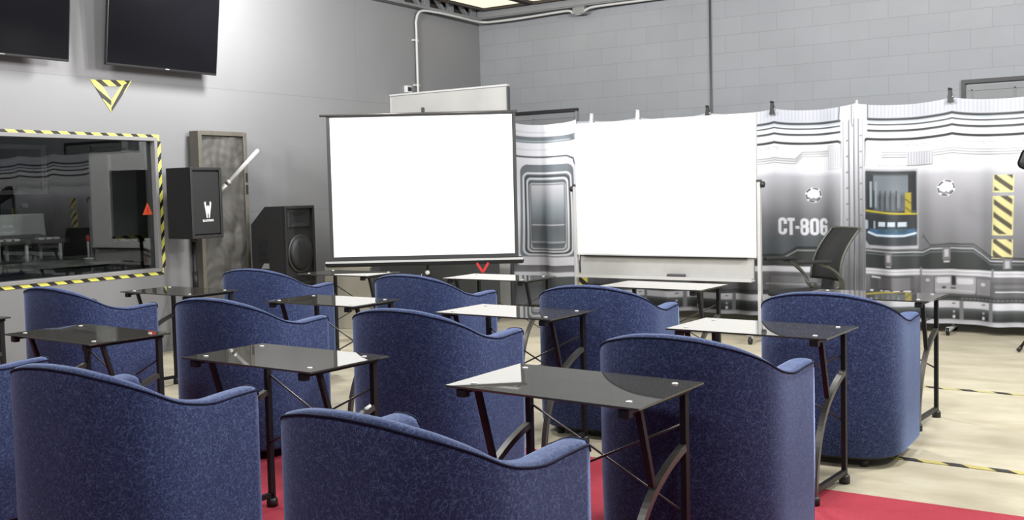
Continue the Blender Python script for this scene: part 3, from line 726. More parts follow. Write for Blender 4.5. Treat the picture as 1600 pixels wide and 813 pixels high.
# hazard-striped leaning strip left of the whiteboard
b = MB(); b.box((0, 0, 0.27), (0.11, 0.02, 0.54), rot=Rx(-0.0))
hp = b.build('striped_board', hazard_mat('hazard_board', 6.0, (1, 0, 1.2))); hp.location = (-5.31, 9.5, 0); hp.rotation_euler = (0, 0, 0.2)
tag(hp, 'narrow yellow and black striped board standing behind the whiteboard left post', 'board')

# ------------------------------------------------------------------ printed backdrop curtains
CLIPS = [-6.55, -5.75, -5.55, -4.98, -4.17, -3.46, -2.65, -1.78, -0.9, 0.0, 0.9, 2.0]
def sag(X):
    X = np.asarray(X); s = np.zeros_like(X, dtype=float)
    for a, c in zip(CLIPS[:-1], CLIPS[1:]):
        m = (X >= a) & (X <= c); f = np.clip((X - a) / (c - a), 0, 1)
        s = np.where(m, (c - a) * 0.05 * (4 * f * (1 - f)) ** 0.8, s)
    return s
def fold(X, Z):
    k = 0.25 + 0.75 * np.clip((2.2 - Z) / 1.7, 0, 1)
    y = 0.036 * np.sin(2 * PI * X / 0.47 + 1.1 + 0.5 * np.sin(2.1 * X)) + 0.018 * np.sin(2 * PI * X / 0.29 + 0.4) + 0.035 * np.sin(2 * PI * X / 1.35 + 0.3)
    y = y + 0.030 * np.sin(2 * PI * (X + 0.22 * (Z - 1.0)) / 0.62) * np.clip((1.8 - Z), 0, 1)
    return 10.2 - y * k
class Paint:
    def __init__(s, X, V):
        s.X, s.V = X, V; s.c = np.empty(X.shape + (3,)); s.c[:] = (0.84, 0.85, 0.87)
    def put(s, m, c):
        c = np.asarray(c, float); m = np.clip(m, 0, 1)[..., None]; s.c = s.c * (1 - m) + c * m
    def st(s, d, e=0.008): return np.clip(0.5 - d / e, 0, 1)
    def box(s, x0, x1, v0, v1, c, r=0.0, e=0.008, a=1.0):
        cx, cv = (x0 + x1) / 2, (v0 + v1) / 2
        dx = np.abs(s.X - cx) - (x1 - x0) / 2 + r; dv = np.abs(s.V - cv) - (v1 - v0) / 2 + r
        d = np.hypot(np.maximum(dx, 0), np.maximum(dv, 0)) + np.minimum(np.maximum(dx, dv), 0) - r
        s.put(s.st(d, e) * a, c)
    def ring(s, x0, x1, v0, v1, w, c, r=0.05, e=0.008):
        cx, cv = (x0 + x1) / 2, (v0 + v1) / 2
        dx = np.abs(s.X - cx) - (x1 - x0) / 2 + r; dv = np.abs(s.V - cv) - (v1 - v0) / 2 + r
        d = np.hypot(np.maximum(dx, 0), np.maximum(dv, 0)) + np.minimum(np.maximum(dx, dv), 0) - r
        s.put(s.st(np.abs(d) - w / 2, e), c)
    def line(s, pts, w, c, e=0.008, a=1.0):
        d = np.full(s.X.shape, 9.0)
        for (x0, v0), (x1, v1) in zip(pts[:-1], pts[1:]):
            ex, ev = x1 - x0, v1 - v0; L = ex * ex + ev * ev
            t = np.clip(((s.X - x0) * ex + (s.V - v0) * ev) / L, 0, 1)
            d = np.minimum(d, np.hypot(s.X - x0 - t * ex, s.V - v0 - t * ev))
        s.put(s.st(d - w / 2, e) * a, c)
    def grad(s, m, stops):
        vs = [a for a, _ in stops]
        c = np.stack([np.interp(s.V, vs, [q[i] for _, q in stops]) for i in range(3)], -1)
        m = np.clip(m, 0, 1)[..., None]; s.c = s.c * (1 - m) + c * m
    def mask(s, x0, x1, v0, v1, e=0.01):
        return np.clip((s.X - x0) / e + 0.5, 0, 1) * np.clip((x1 - s.X) / e + 0.5, 0, 1) * np.clip((s.V - v0) / e + 0.5, 0, 1) * np.clip((v1 - s.V) / e + 0.5, 0, 1)
def g(v): return (v * 0.985, v * 0.99, v * 1.06)
def bl(v): return (v * 0.88, v, v * 1.12)
def dk(v): return (v * 0.92, v * 1.04, v * 1.06)
def rail(p, xa, xb):
    """printed pipes and plates along the foot"""
    W = 1e-2
    p.grad(p.mask(xa, xb, -0.2, 0.62), [(0.0, g(0.62)), (0.055, g(0.5)), (0.06, dk(0.05)), (0.085, dk(0.06)), (0.09, g(0.7)), (0.125, g(0.55)), (0.13, dk(0.12)), (0.15, dk(0.05)), (0.20, dk(0.10)), (0.235, dk(0.22)), (0.245, g(0.8)), (0.30, g(0.85)), (0.31, dk(0.12)), (0.345, dk(0.08)), (0.36, g(0.17)), (0.42, g(0.21)), (0.54, g(0.26)), (0.545, g(0.4)), (0.55, g(0.82)), (0.60, g(0.86)), (0.605, dk(0.1)), (0.62, dk(0.07))])
    for x in (-5.35, -4.95, -4.5, -4.28, -3.92, -3.30, -1.72, -1.46, -0.55):
        if xa < x < xb:
            p.box(x, x + 0.035, 0.13, 0.31, g(0.3)); p.line([(x - 0.05, 0.15), (x - 0.05, 0.16)], 0.022, g(0.8)); p.line([(x - 0.05, 0.20), (x - 0.05, 0.205)], 0.018, g(0.6)); p.line([(x - 0.06, 0.28), (x - 0.04, 0.28)], 0.012, g(0.2))
def top_lines(p, xa, xb):
    p.box(xa, xb, 2.063, 2.5, (0.60, 0.62, 0.68))
    n = int((xb - xa) / 0.035)
    for i in range(n):
        x = xa + (i + 0.5) * (xb - xa) / n
        p.line([(x, 2.085), (x, 2.2)], 0.006, g(0.42), a=0.7)
    p.line([(xa, 2.055), (xb, 2.055)], 0.027, bl(0.05)); p.line([(xa, 2.004), (xb, 2.004)], 0.017, bl(0.09)); p.line([(xa, 1.946), (xb, 1.946)], 0.024, bl(0.055))
    p.line([(xa, 2.03), (xb, 2.03)], 0.018, (0.6, 0.66, 0.75)); p.line([(xa, 1.975), (xb, 1.975)], 0.03, (0.74, 0.8, 0.86))
def emblem(p, x, v):
    R_ = np.hypot(p.X - x, p.V - v); A = np.degrees(np.arctan2(p.V - v, p.X - x))
    p.put(p.st(R_ - 0.078), g(0.9)); p.put(p.st(np.abs(R_ - 0.066) - 0.008) * (np.abs(((A + 15) % 60) - 30) < 22), g(0.10))
    for k in range(5):
        a = math.radians(90 + 72 * k); p.put(p.st(np.hypot(p.X - x - 0.03 * math.cos(a), p.V - v - 0.03 * math.sin(a)) - 0.03), g(0.9))
    p.line([(x - 0.05, v - 0.028), (x - 0.015, v - 0.05), (x, v - 0.035), (x + 0.015, v - 0.052), (x + 0.05, v - 0.03)], 0.016, g(0.25))
def column(p):
    xa, xb = -2.785, -2.565
    p.grad(p.mask(xa, xb, -0.2, 2.3), [(0.0, g(0.2)), (0.5, g(0.2)), (0.8, g(0.3)), (1.3, g(0.6)), (1.8, g(0.84)), (2.3, g(0.8))])
    for x, w, c in ((-2.765, 0.01, 0.3), (-2.715, 0.014, 0.14), (-2.665, 0.012, 0.3), (-2.625, 0.012, 0.16), (-2.585, 0.008, 0.35)):
        p.line([(x, 0.05), (x, 2.05)], w, g(c), a=0.85)
    p.box(-2.75, -2.72, 2.03, 2.2, g(0.8)); p.line([(-2.80, 2.2), (-2.81, 2.05)], 0.012, g(0.12)); p.line([(-2.535, 2.2), (-2.535, 2.06)], 0.012, g(0.12)); p.line([(-2.69, 2.19), (-2.69, 2.02), (-2.68, 1.98)], 0.01, g(0.2))
    for v in np.arange(0.3, 2.0, 0.155):
        p.line([(-2.735, v), (-2.728, v)], 0.014, g(0.2)); p.line([(-2.605, v + 0.04), (-2.598, v + 0.04)], 0.014, g(0.25))
def paint_middle(p):
    xa, xb = -5.8, -2.785
    p.grad(p.mask(xa, xb, 0.55, 1.60, 0.02), [(0.6, bl(0.13)), (0.85, bl(0.17)), (1.1, g(0.26)), (1.35, g(0.46)), (1.52, g(0.62)), (1.57, g(0.86)), (1.6, g(0.86))])
    top_lines(p, xa, -2.80)
    p.line([(xa, 1.857), (-2.82, 1.857), (-2.775, 1.835), (-2.77, 1.60)], 0.026, bl(0.035)); p.line([(-2.77, 1.6), (-2.77, 0.9)], 0.010, g(0.2))
    for i in range(26): x = -5.6 + i * 0.085; p.line([(x, 1.81), (x + 0.05, 1.81), (x + 0.05, 1.79)], 0.007, g(0.5)) if x < -3.25 else None
    for dv in (0, 0.022, 0.046): p.line([(xa, 1.70 - dv), (-3.24, 1.70 - dv), (-3.17, 1.77 - dv), (-2.91, 1.77 - dv)], 0.009, g(0.33 + dv * 3))
    p.box(-2.915, -2.795, 1.585, 1.82, g(0.80)); p.ring(-2.915, -2.795, 1.585, 1.82, 0.006, g(0.55), 0.005)
    for i in range(4): p.line([(-2.89 + 0.024 * i, 1.61), (-2.89 + 0.024 * i, 1.80)], 0.006, g(0.62))
    emblem(p, -3.07, 1.335)
    W_ = g(0.92); x0_, w_, h0, h1, k_ = -3.425, 0.083, 0.925, 1.098, 0.030
    def ring_(x, v0, v1): p.ring(x + k_ / 2, x + w_ - k_ / 2, v0 + k_ / 2, v1 - k_ / 2, k_, W_, 0.022, 0.006)
    bg = p.c.copy()
    ring_(x0_, h0, h1); cut = p.mask(x0_ + w_ * 0.55, x0_ + w_ + 0.01, h0 + 0.062, h1 - 0.062, 0.006)[..., None]; p.c = p.c * (1 - cut) + bg * cut            # C
    x = x0_ + 0.088; p.box(x, x + 0.076, h1 - 0.032, h1, W_, 0, 0.006); p.box(x + 0.022, x + 0.054, h0, h1, W_, 0, 0.006)                        # T
    x += 0.082; p.box(x, x + 0.045, 0.99, 1.02, W_, 0, 0.006)                                                                                 # -
    x += 0.054; m_ = (h0 + h1) / 2 + 0.004; ring_(x, h0, m_ + k_ / 2); ring_(x, m_ - k_ / 2, h1)                                             # 8
    x += 0.094; ring_(x, h0, h1)                                                                                                             # 0
    x += 0.094; b6 = p.c.copy(); ring_(x, h0, h1); cut = p.mask(x + w_ * 0.55, x + w_ + 0.01, m_ + 0.012, h1 - 0.052, 0.006)[..., None]; p.c = p.c * (1 - cut) + b6 * cut; ring_(x, h0, m_ + 0.014)  # 6
    Y_ = np.interp(p.X, [-5.8, -4.6, -4.3, -3.38, -3.24, -2.8], [0.80, 0.80, 0.71, 0.71, 0.795, 0.795])
    p.put(p.st(p.V - Y_ + 0.0) * p.mask(xa, xb, 0.5, 1), dk(0.085)); p.put(p.st(np.abs(p.V - Y_ - 0.006) - 0.008), dk(0.05)); p.put(p.st(np.abs(p.V - Y_ + 0.026) - 0.007), g(0.4))
    p.box(-3.02, -2.94, 0.66, 0.78, g(0.35)); p.box(-3.0, -2.96, 0.7, 0.77, dk(0.1))
    rail(p, xa, xb)
    p.box(-3.62, -2.95, 0.36, 0.53, g(0.2)); p.box(-3.5, -2.95, 0.40, 0.5, g(0.28)); p.line([(-3.55, 0.42), (-3.0, 0.42)], 0.01, g(0.5))
def paint_right(p):
    xa, xb = -2.565, 2.2
    p.grad(p.mask(xa, xb, 0.55, 1.62, 0.02), [(0.6, g(0.2)), (0.85, g(0.27)), (1.1, g(0.36)), (1.35, g(0.48)), (1.5, g(0.60)), (1.57, g(0.82)), (1.62, g(0.86))])
    top_lines(p, -2.53, xb)
    p.line([(-2.575, 1.60), (-2.57, 1.84), (-2.545, 1.862), (xb, 1.862)], 0.026, bl(0.03))
    for i in range(34): x = -2.38 + i * 0.082; p.line([(x, 1.805), (x + 0.05, 1.805), (x + 0.05, 1.785)], 0.007, g(0.48))
    for dv in (0, 0.024, 0.048): p.line([(-2.40, 1.735 - dv), (xb, 1.735 - dv)], 0.008, g(0.42 - dv * 4))
    p.box(-2.55, -2.42, 1.60, 1.83, g(0.82)); p.ring(-2.55, -2.42, 1.60, 1.83, 0.005, g(0.6), 0.004)
    p.box(-2.18, -1.94, 1.60, 1.735, g(0.72))
    for i in range(10): p.line([(-2.165 + 0.024 * i, 1.62), (-2.165 + 0.024 * i, 1.73)], 0.008, g(0.45))
    p.line([(-2.18, 1.605), (-1.95, 1.605)], 0.01, g(0.25)); p.line([(-2.43, 1.605), (-2.18, 1.605)], 0.004, g(0.5))
    # printed window
    p.box(-2.575, -2.085, 0.80, 1.575, g(0.58)); p.box(-2.56, -2.095, 0.83, 1.555, bl(0.10), 0.02)
    p.grad(p.mask(-2.545, -2.105, 1.17, 1.54), [(1.17, bl(0.2)), (1.3, bl(0.16)), (1.36, bl(0.3)), (1.5, bl(0.26)), (1.53, bl(0.05)), (1.54, bl(0.04))])
    p.box(-2.545, -2.48, 1.17, 1.52, bl(0.06)); p.box(-2.17, -2.105, 1.17, 1.53, bl(0.04))
    for x, c in ((-2.5, 0.5), (-2.45, 0.4), (-2.39, 0.2), (-2.34, 0.25), (-2.29, 0.2), (-2.24, 0.3)): p.box(x - 0.016, x + 0.006, 1.2, 1.34 if x > -2.44 else 1.45, bl(c)); p.line([(x - 0.025, 1.18), (x - 0.025, 1.36)], 0.009, bl(0.03))
    p.box(-2.195, -2.145, 1.14, 1.345, (0.5, 0.42, 0.07)); p.line([(-2.19, 1.2), (-2.15, 1.16)], 0.012, (0.2, 0.17, 0.04)); p.line([(-2.19, 1.28), (-2.15, 1.24)], 0.012, (0.2, 0.17, 0.04))
    p.line([(-2.55, 1.165), (-2.32, 1.145), (-2.10, 1.135)], 0.016, (0.66, 0.56, 0.05))
    p.box(-2.56, -2.095, 0.99, 1.13, bl(0.07)); p.box(-2.52, -2.11, 0.925, 0.99, (0.10, 0.2, 0.34))
    for x in (-2.43, -2.34, -2.25): p.box(x, x + 0.068, 1.015, 1.06, bl(0.8)); p.box(x, x + 0.068, 0.955, 1.0, (0.09, 0.16, 0.2))
    p.line([(-2.55, 1.06), (-2.55, 1.0)], 0.03, bl(0.6)); p.line([(-2.47, 1.06), (-2.47, 1.0)], 0.014, bl(0.6)); p.line([(-2.53, 0.955), (-2.45, 0.928), (-2.2, 0.926), (-2.11, 0.95)], 0.02, bl(0.85))
    p.box(-2.56, -2.095, 0.83, 0.905, bl(0.10))
    D_ = (p.X + 2.575) + (p.V - 0.80) * 0.85
    p.put(p.st(D_ - 0.075) * p.mask(-2.58, -2.4, 0.79, 0.95), g(0.5))
    emblem(p, -1.83, 1.365)
    # hazard strip, leaning a little
    sx = p.X - 0.018 * (p.V - 1.1)
    for v0, v1 in ((1.335, 1.495), (0.935, 1.30), (0.72, 0.90)):
        near = (p.real < -0.95) * 1.0
        m = np.clip((sx + 1.435) / 0.006 + .5, 0, 1) * np.clip((-1.262 - sx) / 0.006 + .5, 0, 1) * np.clip((p.V - v0) / 0.006 + .5, 0, 1) * np.clip((v1 - p.V) / 0.006 + .5, 0, 1)
        st_ = ((sx * 0.80 + p.V - 0.05) / 0.118) % 1.0
        m = m * near; p.put(m, (0.84, 0.79, 0.43)); inner = m * np.clip((sx + 1.425) / 0.006 + .5, 0, 1) * np.clip((-1.272 - sx) / 0.006 + .5, 0, 1) * np.clip((p.V - v0 - 0.01) / 0.006, 0, 1)
        p.put(inner * np.clip((0.46 - np.abs(st_ - 0.5) * 2) / 0.12 + .3, 0, 1), (0.14, 0.13, 0.10))
    # panel edge, dark band
    Y_ = np.interp(p.X, [-2.56, -2.1, -2.04, -1.975, -1.60, -1.45, -1.1, 2.2], [0.80, 0.785, 0.93, 0.835, 0.845, 0.735, 0.715, 0.715])
    Y2 = np.interp(p.X, [-2.56, -2.04, -1.97, -1.60, -1.45, 2.2], [0.795, 0.785, 0.82, 0.825, 0.715, 0.70])
    p.put(p.st(p.V - Y2) * p.mask(xa, xb, 0.5, 1), dk(0.085)); p.put(p.st(np.abs(p.V - Y_) - 0.007) * p.mask(-2.05, xb, 0.5, 1), g(0.09)); p.put(p.st(np.abs(p.V - Y2 + 0.02) - 0.008), g(0.5)); p.put(p.st(np.abs(p.V - Y2 + 0.05) - 0.006), dk(0.22))
    for x, v in ((-2.33, 0.64), (-1.83, 0.69), (-1.31, 0.60)):
        p.box(x - 0.035, x + 0.035, v, v + 0.12, g(0.26)); p.box(x - 0.018, x + 0.018, v + 0.03, v + 0.1, g(0.62)); p.line([(x - 0.02, v - 0.015), (x + 0.02, v - 0.015)], 0.014, g(0.75))
    rail(p, xa, xb)
    p.line([(-2.56, 0.575), (2.2, 0.575)], 0.008, g(0.45))
    for x in (-2.06, -1.43, -0.6): p.line([(x, 0.55), (x, 0.61)], 0.02, g(0.35))
    p.box(-2.52, -2.12, 0.355, 0.535, g(0.13)); p.box(-2.44, -2.12, 0.41, 0.52, g(0.19)); p.box(-2.30, -2.15, 0.40, 0.52, g(0.3)); p.line([(-2.50, 0.52), (-2.42, 0.515)], 0.016, g(0.8))
    for x in (-2.52, -2.42, -2.375, -2.29, -2.205): p.box(x, x + (0.03 if x < -2.4 else 0.06), 0.36, 0.395, g(0.85), 0.01)
    p.box(-2.06, -1.94, 0.37, 0.54, g(0.33)); p.line([(-2.0, 0.5), (-1.99, 0.5)], 0.03, g(0.7))
    p.box(-1.93, -1.58, 0.375, 0.535, g(0.55), 0.02); p.box(-1.915, -1.80, 0.47, 0.525, g(0.85), 0.02); p.box(-1.74, -1.60, 0.465, 0.52, g(0.85), 0.02); p.box(-1.79, -1.75, 0.45, 0.54, dk(0.06)); p.line([(-1.86, 0.43), (-1.85, 0.43)], 0.025, g(0.12)); p.line([(-1.79, 0.425), (-1.76, 0.425)], 0.02, g(0.2)); p.line([(-1.92, 0.41), (-1.6, 0.40)], 0.012, g(0.85), a=0.5)
    p.box(-1.57, -1.45, 0.37, 0.52, g(0.36)); p.line([(-1.52, 0.47), (-1.51, 0.47)], 0.03, g(0.75))
    p.box(-1.44, 2.2, 0.37, 0.50, g(0.20)); p.line([(-1.40, 0.41), (2.2, 0.405)], 0.012, g(0.75)); p.line([(-1.40, 0.46), (2.2, 0.455)], 0.03, g(0.27))
    for i in range(60): x = -1.7 + i * 0.035; p.line([(x, 0.33), (x + 0.012, 0.33)], 0.014, g(0.25))
def paint_door(p):
    cx = -6.14
    p.box(-6.9, -5.6, -0.2, 2.4, g(0.80)); p.grad(p.mask(-6.9, -5.6, -0.2, 0.62), [(0, g(0.3)), (0.3, dk(0.1)), (0.42, dk(0.12)), (0.43, g(0.8)), (0.47, g(0.8)), (0.48, g(0.22)), (0.6, g(0.14)), (0.62, g(0.5))])
    p.box(-6.9, -5.77, 2.0, 2.075, bl(0.2)); p.line([(-6.9, 2.02), (-5.85, 2.02)], 0.012, bl(0.5)); p.line([(-5.79, 2.05), (-5.745, 2.0), (-5.735, 1.9)], 0.03, bl(0.28)); p.line([(-6.9, 2.13), (-5.8, 2.12)], 0.012, g(0.6))
    p.line([(-6.9, 1.92), (-5.9, 1.92)], 0.01, g(0.6)); p.line([(-6.55, 1.835), (-5.90, 1.835), (-5.81, 1.79), (-5.79, 1.7), (-5.785, 1.45)], 0.022, bl(0.10)); p.line([(-6.55, 1.835), (-6.62, 1.72), (-6.62, 0.6)], 0.022, bl(0.10))
    p.ring(-6.535, -5.80, 0.60, 1.76, 0.035, g(0.8), 0.09)
    p.box(-6.50, -5.815, 0.62, 1.745, bl(0.21), 0.10)
    p.ring(-6.46, -5.86, 0.68, 1.645, 0.022, g(0.78), 0.07); p.ring(-6.435, -5.885, 0.70, 1.61, 0.018, bl(0.07), 0.06); p.ring(-6.41, -5.905, 0.72, 1.58, 0.022, g(0.75), 0.05); p.ring(-6.39, -5.92, 0.735, 1.545, 0.012, bl(0.1), 0.04); p.ring(-6.375, -5.93, 0.75, 1.52, 0.014, g(0.7), 0.03)
    p.grad(p.mask(-6.37, -5.935, 0.80, 1.51), [(0.8, bl(0.26)), (1.0, bl(0.2)), (1.03, bl(0.22)), (1.25, bl(0.34)), (1.5, g(0.62))])
    p.line([(-6.36, 1.033), (-5.945, 1.033)], 0.012, g(0.7)); p.ring(-6.37, -5.935, 0.8, 1.51, 0.01, bl(0.1), 0.02); p.line([(-6.37, 0.83), (-5.94, 0.83)], 0.014, g(0.55))
    p.box(-6.52, -5.80, 0.555, 0.655, g(0.8), 0.03)
def curtain(name, x0, x1, step, painter, label, ztop=2.195):
    xs = []
    x = x0
    while x < x1 - 1e-6:
        xs.append(x); x += step if x < -1.05 else step * 2.6
    xs.append(x1); xs = np.array(xs)
    zs = np.linspace(0.085, ztop, 262)
    X, Z = np.meshgrid(xs, zs)
    S = sag(X) * np.clip(Z / 2.2, 0, 1) ** 1.2
    V = Z.copy()
    p = Paint(X, V)
    if painter is paint_right:
        q = Paint(np.where(X > -0.95, -1.9 - X, X), V); q.real = X; painter(q); p.c = q.c
    else: painter(p)
    if painter in (paint_middle, paint_right): column(p)
    Zw = Z - S; Y = fold(X, Zw)
    co = np.stack([X, Y, Zw], -1).reshape(-1, 3)
    nz, nx = X.shape
    idx = np.arange(nz * nx).reshape(nz, nx)
    f = np.stack([idx[:-1, :-1], idx[:-1, 1:], idx[1:, 1:], idx[1:, :-1]], -1).reshape(-1, 4)
    me = bpy.data.meshes.new(name)
    me.vertices.add(len(co)); me.vertices.foreach_set('co', co.astype(np.float32).ravel())
    me.loops.add(f.size); me.loops.foreach_set('vertex_index', f.astype(np.int32).ravel())
    me.polygons.add(len(f)); me.polygons.foreach_set('loop_start', np.arange(0, f.size, 4, dtype=np.int32)); me.polygons.foreach_set('loop_total', np.full(len(f), 4, np.int32))
    me.polygons.foreach_set('use_smooth', np.ones(len(f), bool))
    me.update(calc_edges=True)
    at = me.color_attributes.new('print', 'FLOAT_COLOR', 'POINT')
    rgba = np.concatenate([p.c.reshape(-1, 3) ** (1.0 if painter is paint_door else 1.18) * (1.1 if painter is paint_door else 0.66), np.ones((len(co), 1))], 1)
    at.data.foreach_set('color', rgba.astype(np.float32).ravel())
    me.materials.append(M['printed_cloth'])
    o = bpy.data.objects.new(name, me); col.objects.link(o)
    return tag(o, label, 'curtain', None)
curtain('backdrop_curtain', -6.62, -5.755, 0.008, paint_door, 'printed backdrop curtain with a rounded metal door between screen and whiteboard', 2.215)
curtain('backdrop_curtain', -5.745, -2.675, 0.008, paint_middle, 'printed spaceship backdrop curtain lettered CT-806 behind the whiteboard')
curtain('backdrop_curtain', -2.67, 1.9, 0.008, paint_right, 'printed spaceship backdrop curtain with blue window and yellow striped bar at right')
# backdrop stand and clips
t = thing('backdrop_stand', 'white pipe stand on casters carrying the printed backdrop curtains', 'stand', (-2.65, 10.33, 0))
b = MB(); b.tube([(-3.95, 0, 2.13), (4.5, 0, 2.13)], 0.016, 8); b.build('crossbar', M['white_metal'], t)
for x in (-3.9, -0.02, 0.86, 4.4):
    top = 2.235 if abs(x + 0.02) < 0.01 else 2.15
    b = MB(); b.tube([(x, 0, 0.05), (x, 0, top)], 0.015, 8); b.build('upright', M['white_metal'], t)
    b = MB(); b.box((x, -0.08, 0.046), (0.04, 0.40, 0.02), bev=0.004); f = b.build('foot_bar', M['white_metal'], t)
    for s in (-0.265, 0.11):
        b = MB(); b.lathe([(0.012, -0.014), (0.036, -0.012), (0.036, 0.012), (0.012, 0.014)], (x, s, 0.036), 16, axis=Ry(PI / 2)); b.box((x, s + 0.03, 0.062), (0.034, 0.07, 0.02), mi=1); b.build('caster', [M['dark_metal'], M['white_metal']], f)
CL = [(-5.54, 2.20, 'w', 'white spring clip on the backdrop top edge above the whiteboard left corner'), (-4.97, 2.205, 'w', 'small white spring clip on the backdrop above the whiteboard middle'), (-4.16, 2.20, 'b', 'black spring clip on the backdrop below the dark vertical conduit'), (-3.47, 2.20, 'b', 'black spring clip on the backdrop just right of the whiteboard'), (-1.79, 2.21, 'b', 'black spring clip on the backdrop beside the dark door frame')]
for x, z, c, lab in CL:
    m_ = M['white_plastic'] if c == 'w' else M['black_plastic']
    t = thing('spring_clip', lab, 'clip', (x, float(fold(np.array([x]), np.array([2.19]))[0]), z - 0.03), 0, 'spring clips along the backdrop top')
    t.scale = (1.45, 1.3, 1.25)
    for s in (-1, 1):
        b = MB(); b.prism([(-0.02, -0.03), (0.02, -0.03), (0.012, 0.02), (0.018, 0.075), (-0.006, 0.085), (-0.012, 0.02)], 0.008, Matrix.Translation((0, s * 0.016, 0)) @ (Rx(PI / 2 + s * 0.25) @ Rz(0.12)).to_4x4()); b.build('jaw', m_, t)
    b = MB(); b.lathe([(0.01, -0.02), (0.01, 0.02)], (0, 0, 0.015), 10, axis=Ry(PI / 2)); b.build('spring', M['steel'], t)

# ------------------------------------------------------------------ floor tapes
b = MB(); b.box((0, 0, 0), (4.6, 0.05, 0.003)); o = b.build('floor_tape', M['hazard_floor']); o.location = (0.75, 5.437, 0.002); o.rotation_euler = (0, 0, -0.02)
tag(o, 'yellow and black striped tape line on the floor nearer the red carpet', 'tape')
b = MB(); b.box((0, 0, 0), (4.6, 0.05, 0.003)); o = b.build('floor_tape', M['hazard_floor_worn']); o.location = (0.7, 7.43, 0.002); o.rotation_euler = (0, 0, -0.02)
tag(o, 'faded striped tape line on the floor farther away by the office chair', 'tape')

# ------------------------------------------------------------------ tub chairs
CA, CB = 0.3685, 0.30
def chair_path(n_back=44, n_arm=14):
    """outer plan line from right arm front round the back to left arm front, with the rim height"""
    pts = []
    for i in range(n_arm): pts.append((CA, CB - CB * i / n_arm, 'a', 1 - i / n_arm))
    nn = 2.7; bk = []
    for i in range(n_back * 6 + 1):
        tt = PI * i / (n_back * 6); c, s = math.cos(tt), math.sin(tt)
        bk.append(Vector((CA * math.copysign(abs(c) ** (2 / nn), c), -CB * abs(s) ** (2 / nn))))
    L = [0]
    for a, q in zip(bk[:-1], bk[1:]): L.append(L[-1] + (q - a).length)
    tot = L[-1]; j = 0
    for i in range(n_back + 1):
        tgt = tot * i / n_back
        while j < len(L) - 2 and L[j + 1] < tgt: j += 1
        f = (tgt - L[j]) / max(1e-9, L[j + 1] - L[j]); q = bk[j].lerp(bk[j + 1], f)
        pts.append((q.x, q.y, 'b', abs(i / n_back - 0.5) * 2))
    for i in range(1, n_arm + 1): pts.append((-CA, CB * i / n_arm, 'a', i / n_arm))
    return pts
def rim(kind, u):
    if kind == 'b': return float(np.interp(u, [0, .25, .5, .7, .85, 1.0], [.885, .878, .849, .807, .760, .738]))
    return float(np.interp(u, [0, .3, .65, 1.0], [.738, .7235, .731, .734]))
def make_chair(label):
    t = thing('tub_chair', label, 'armchair', (0, 0, 0), 0, 'blue tub chairs')
    P = chair_path(); n = len(P)
    hs = [rim(p[2], p[3]) for p in P]
    for _ in range(3): hs = [hs[0]] + [(hs[i - 1] + 2 * hs[i] + hs[i + 1]) / 4 for i in range(1, n - 1)] + [hs[-1]]
    nor = []
    for i in range(n):
        a, q = Vector(P[max(i - 1, 0)][:2]), Vector(P[min(i + 1, n - 1)][:2]); d = (q - a).normalized(); nor.append(Vector((-d.y, d.x)))   # points inward
    cols = []
    for i in range(n):
        o_ = Vector(P[i][:2]); h = hs[i]; nn_ = nor[i]
        # make sure inward
        if nn_.dot(Vector((0, 0.12)) - o_) < 0: nn_ = -nn_
        th = 0.115 if P[i][2] == 'a' else float(np.interp(P[i][3], [0, 0.6, 1.0], [0.075, 0.08, 0.115]))
        def q(off, z): v = o_ + nn_ * off; return (v.x, v.y, z)
        cols.append([q(0.012, 0.058), q(0.004, 0.075), q(0.0, 0.3), q(0.0, h - 0.03), q(0.003, h - 0.012), q(0.014, h), q(0.03, h + 0.002), q(th * 0.5, h + 0.002), q(th - 0.03, h - 0.003), q(th - 0.01, h - 0.012), q(th, h - 0.03), q(th + 0.012, 0.45), q(th + 0.012, 0.30)])
    b = MB(); vr = b.grid(cols)
    for ring in (vr[0], vr[-1]): f = b.bm.faces.new(ring); f.smooth = False
    bmesh.ops.recalc_face_normals(b.bm, faces=b.bm.faces[:])
    b.build('shell', M['fabric'], t)
    b = MB(); b.tube([(c[4][0], c[4][1], c[4][2] + 0.002) for c in cols], 0.0042, 6); b.build('piping', M['navy_piping'], t)
    for fr in ([cols[0][k] for k in range(3, 11)], [cols[-1][k] for k in range(3, 11)]):
        b = MB(); b.tube([(p[0], p[1] + 0.002, p[2]) for p in fr], 0.0035, 6); b.build('arm_piping', M['navy_piping'], t)
    b = MB(); b.box((0, 0.06, 0.375), (0.455, 0.51, 0.13), bev=0.035, seg=3); b.build('seat_cushion', M['fabric'], t, smooth=True)
    b = MB(); b.box((0, 0.06, 0.185), (0.46, 0.46, 0.25), bev=0.012); b.build('seat_base', M['fabric'], t)
    b = MB()
    poly = [(c[0][0] * 0.93, c[0][1] * 0.93) for c in cols]
    b.prism(poly, 0.016, Matrix.Translation((0, 0, 0.044))); b.build('underside', M['black_plastic'], t)
    for sx in (-1, 1):
        for y in (-0.2, 0.25):
            b = MB(); b.lathe([(0.02, 0.0), (0.024, 0.044)], (sx * (0.27 if y > 0 else 0.2), y, 0), 12); b.build('foot', M['black_plastic'], t)
    return t
CZ = 0.0035
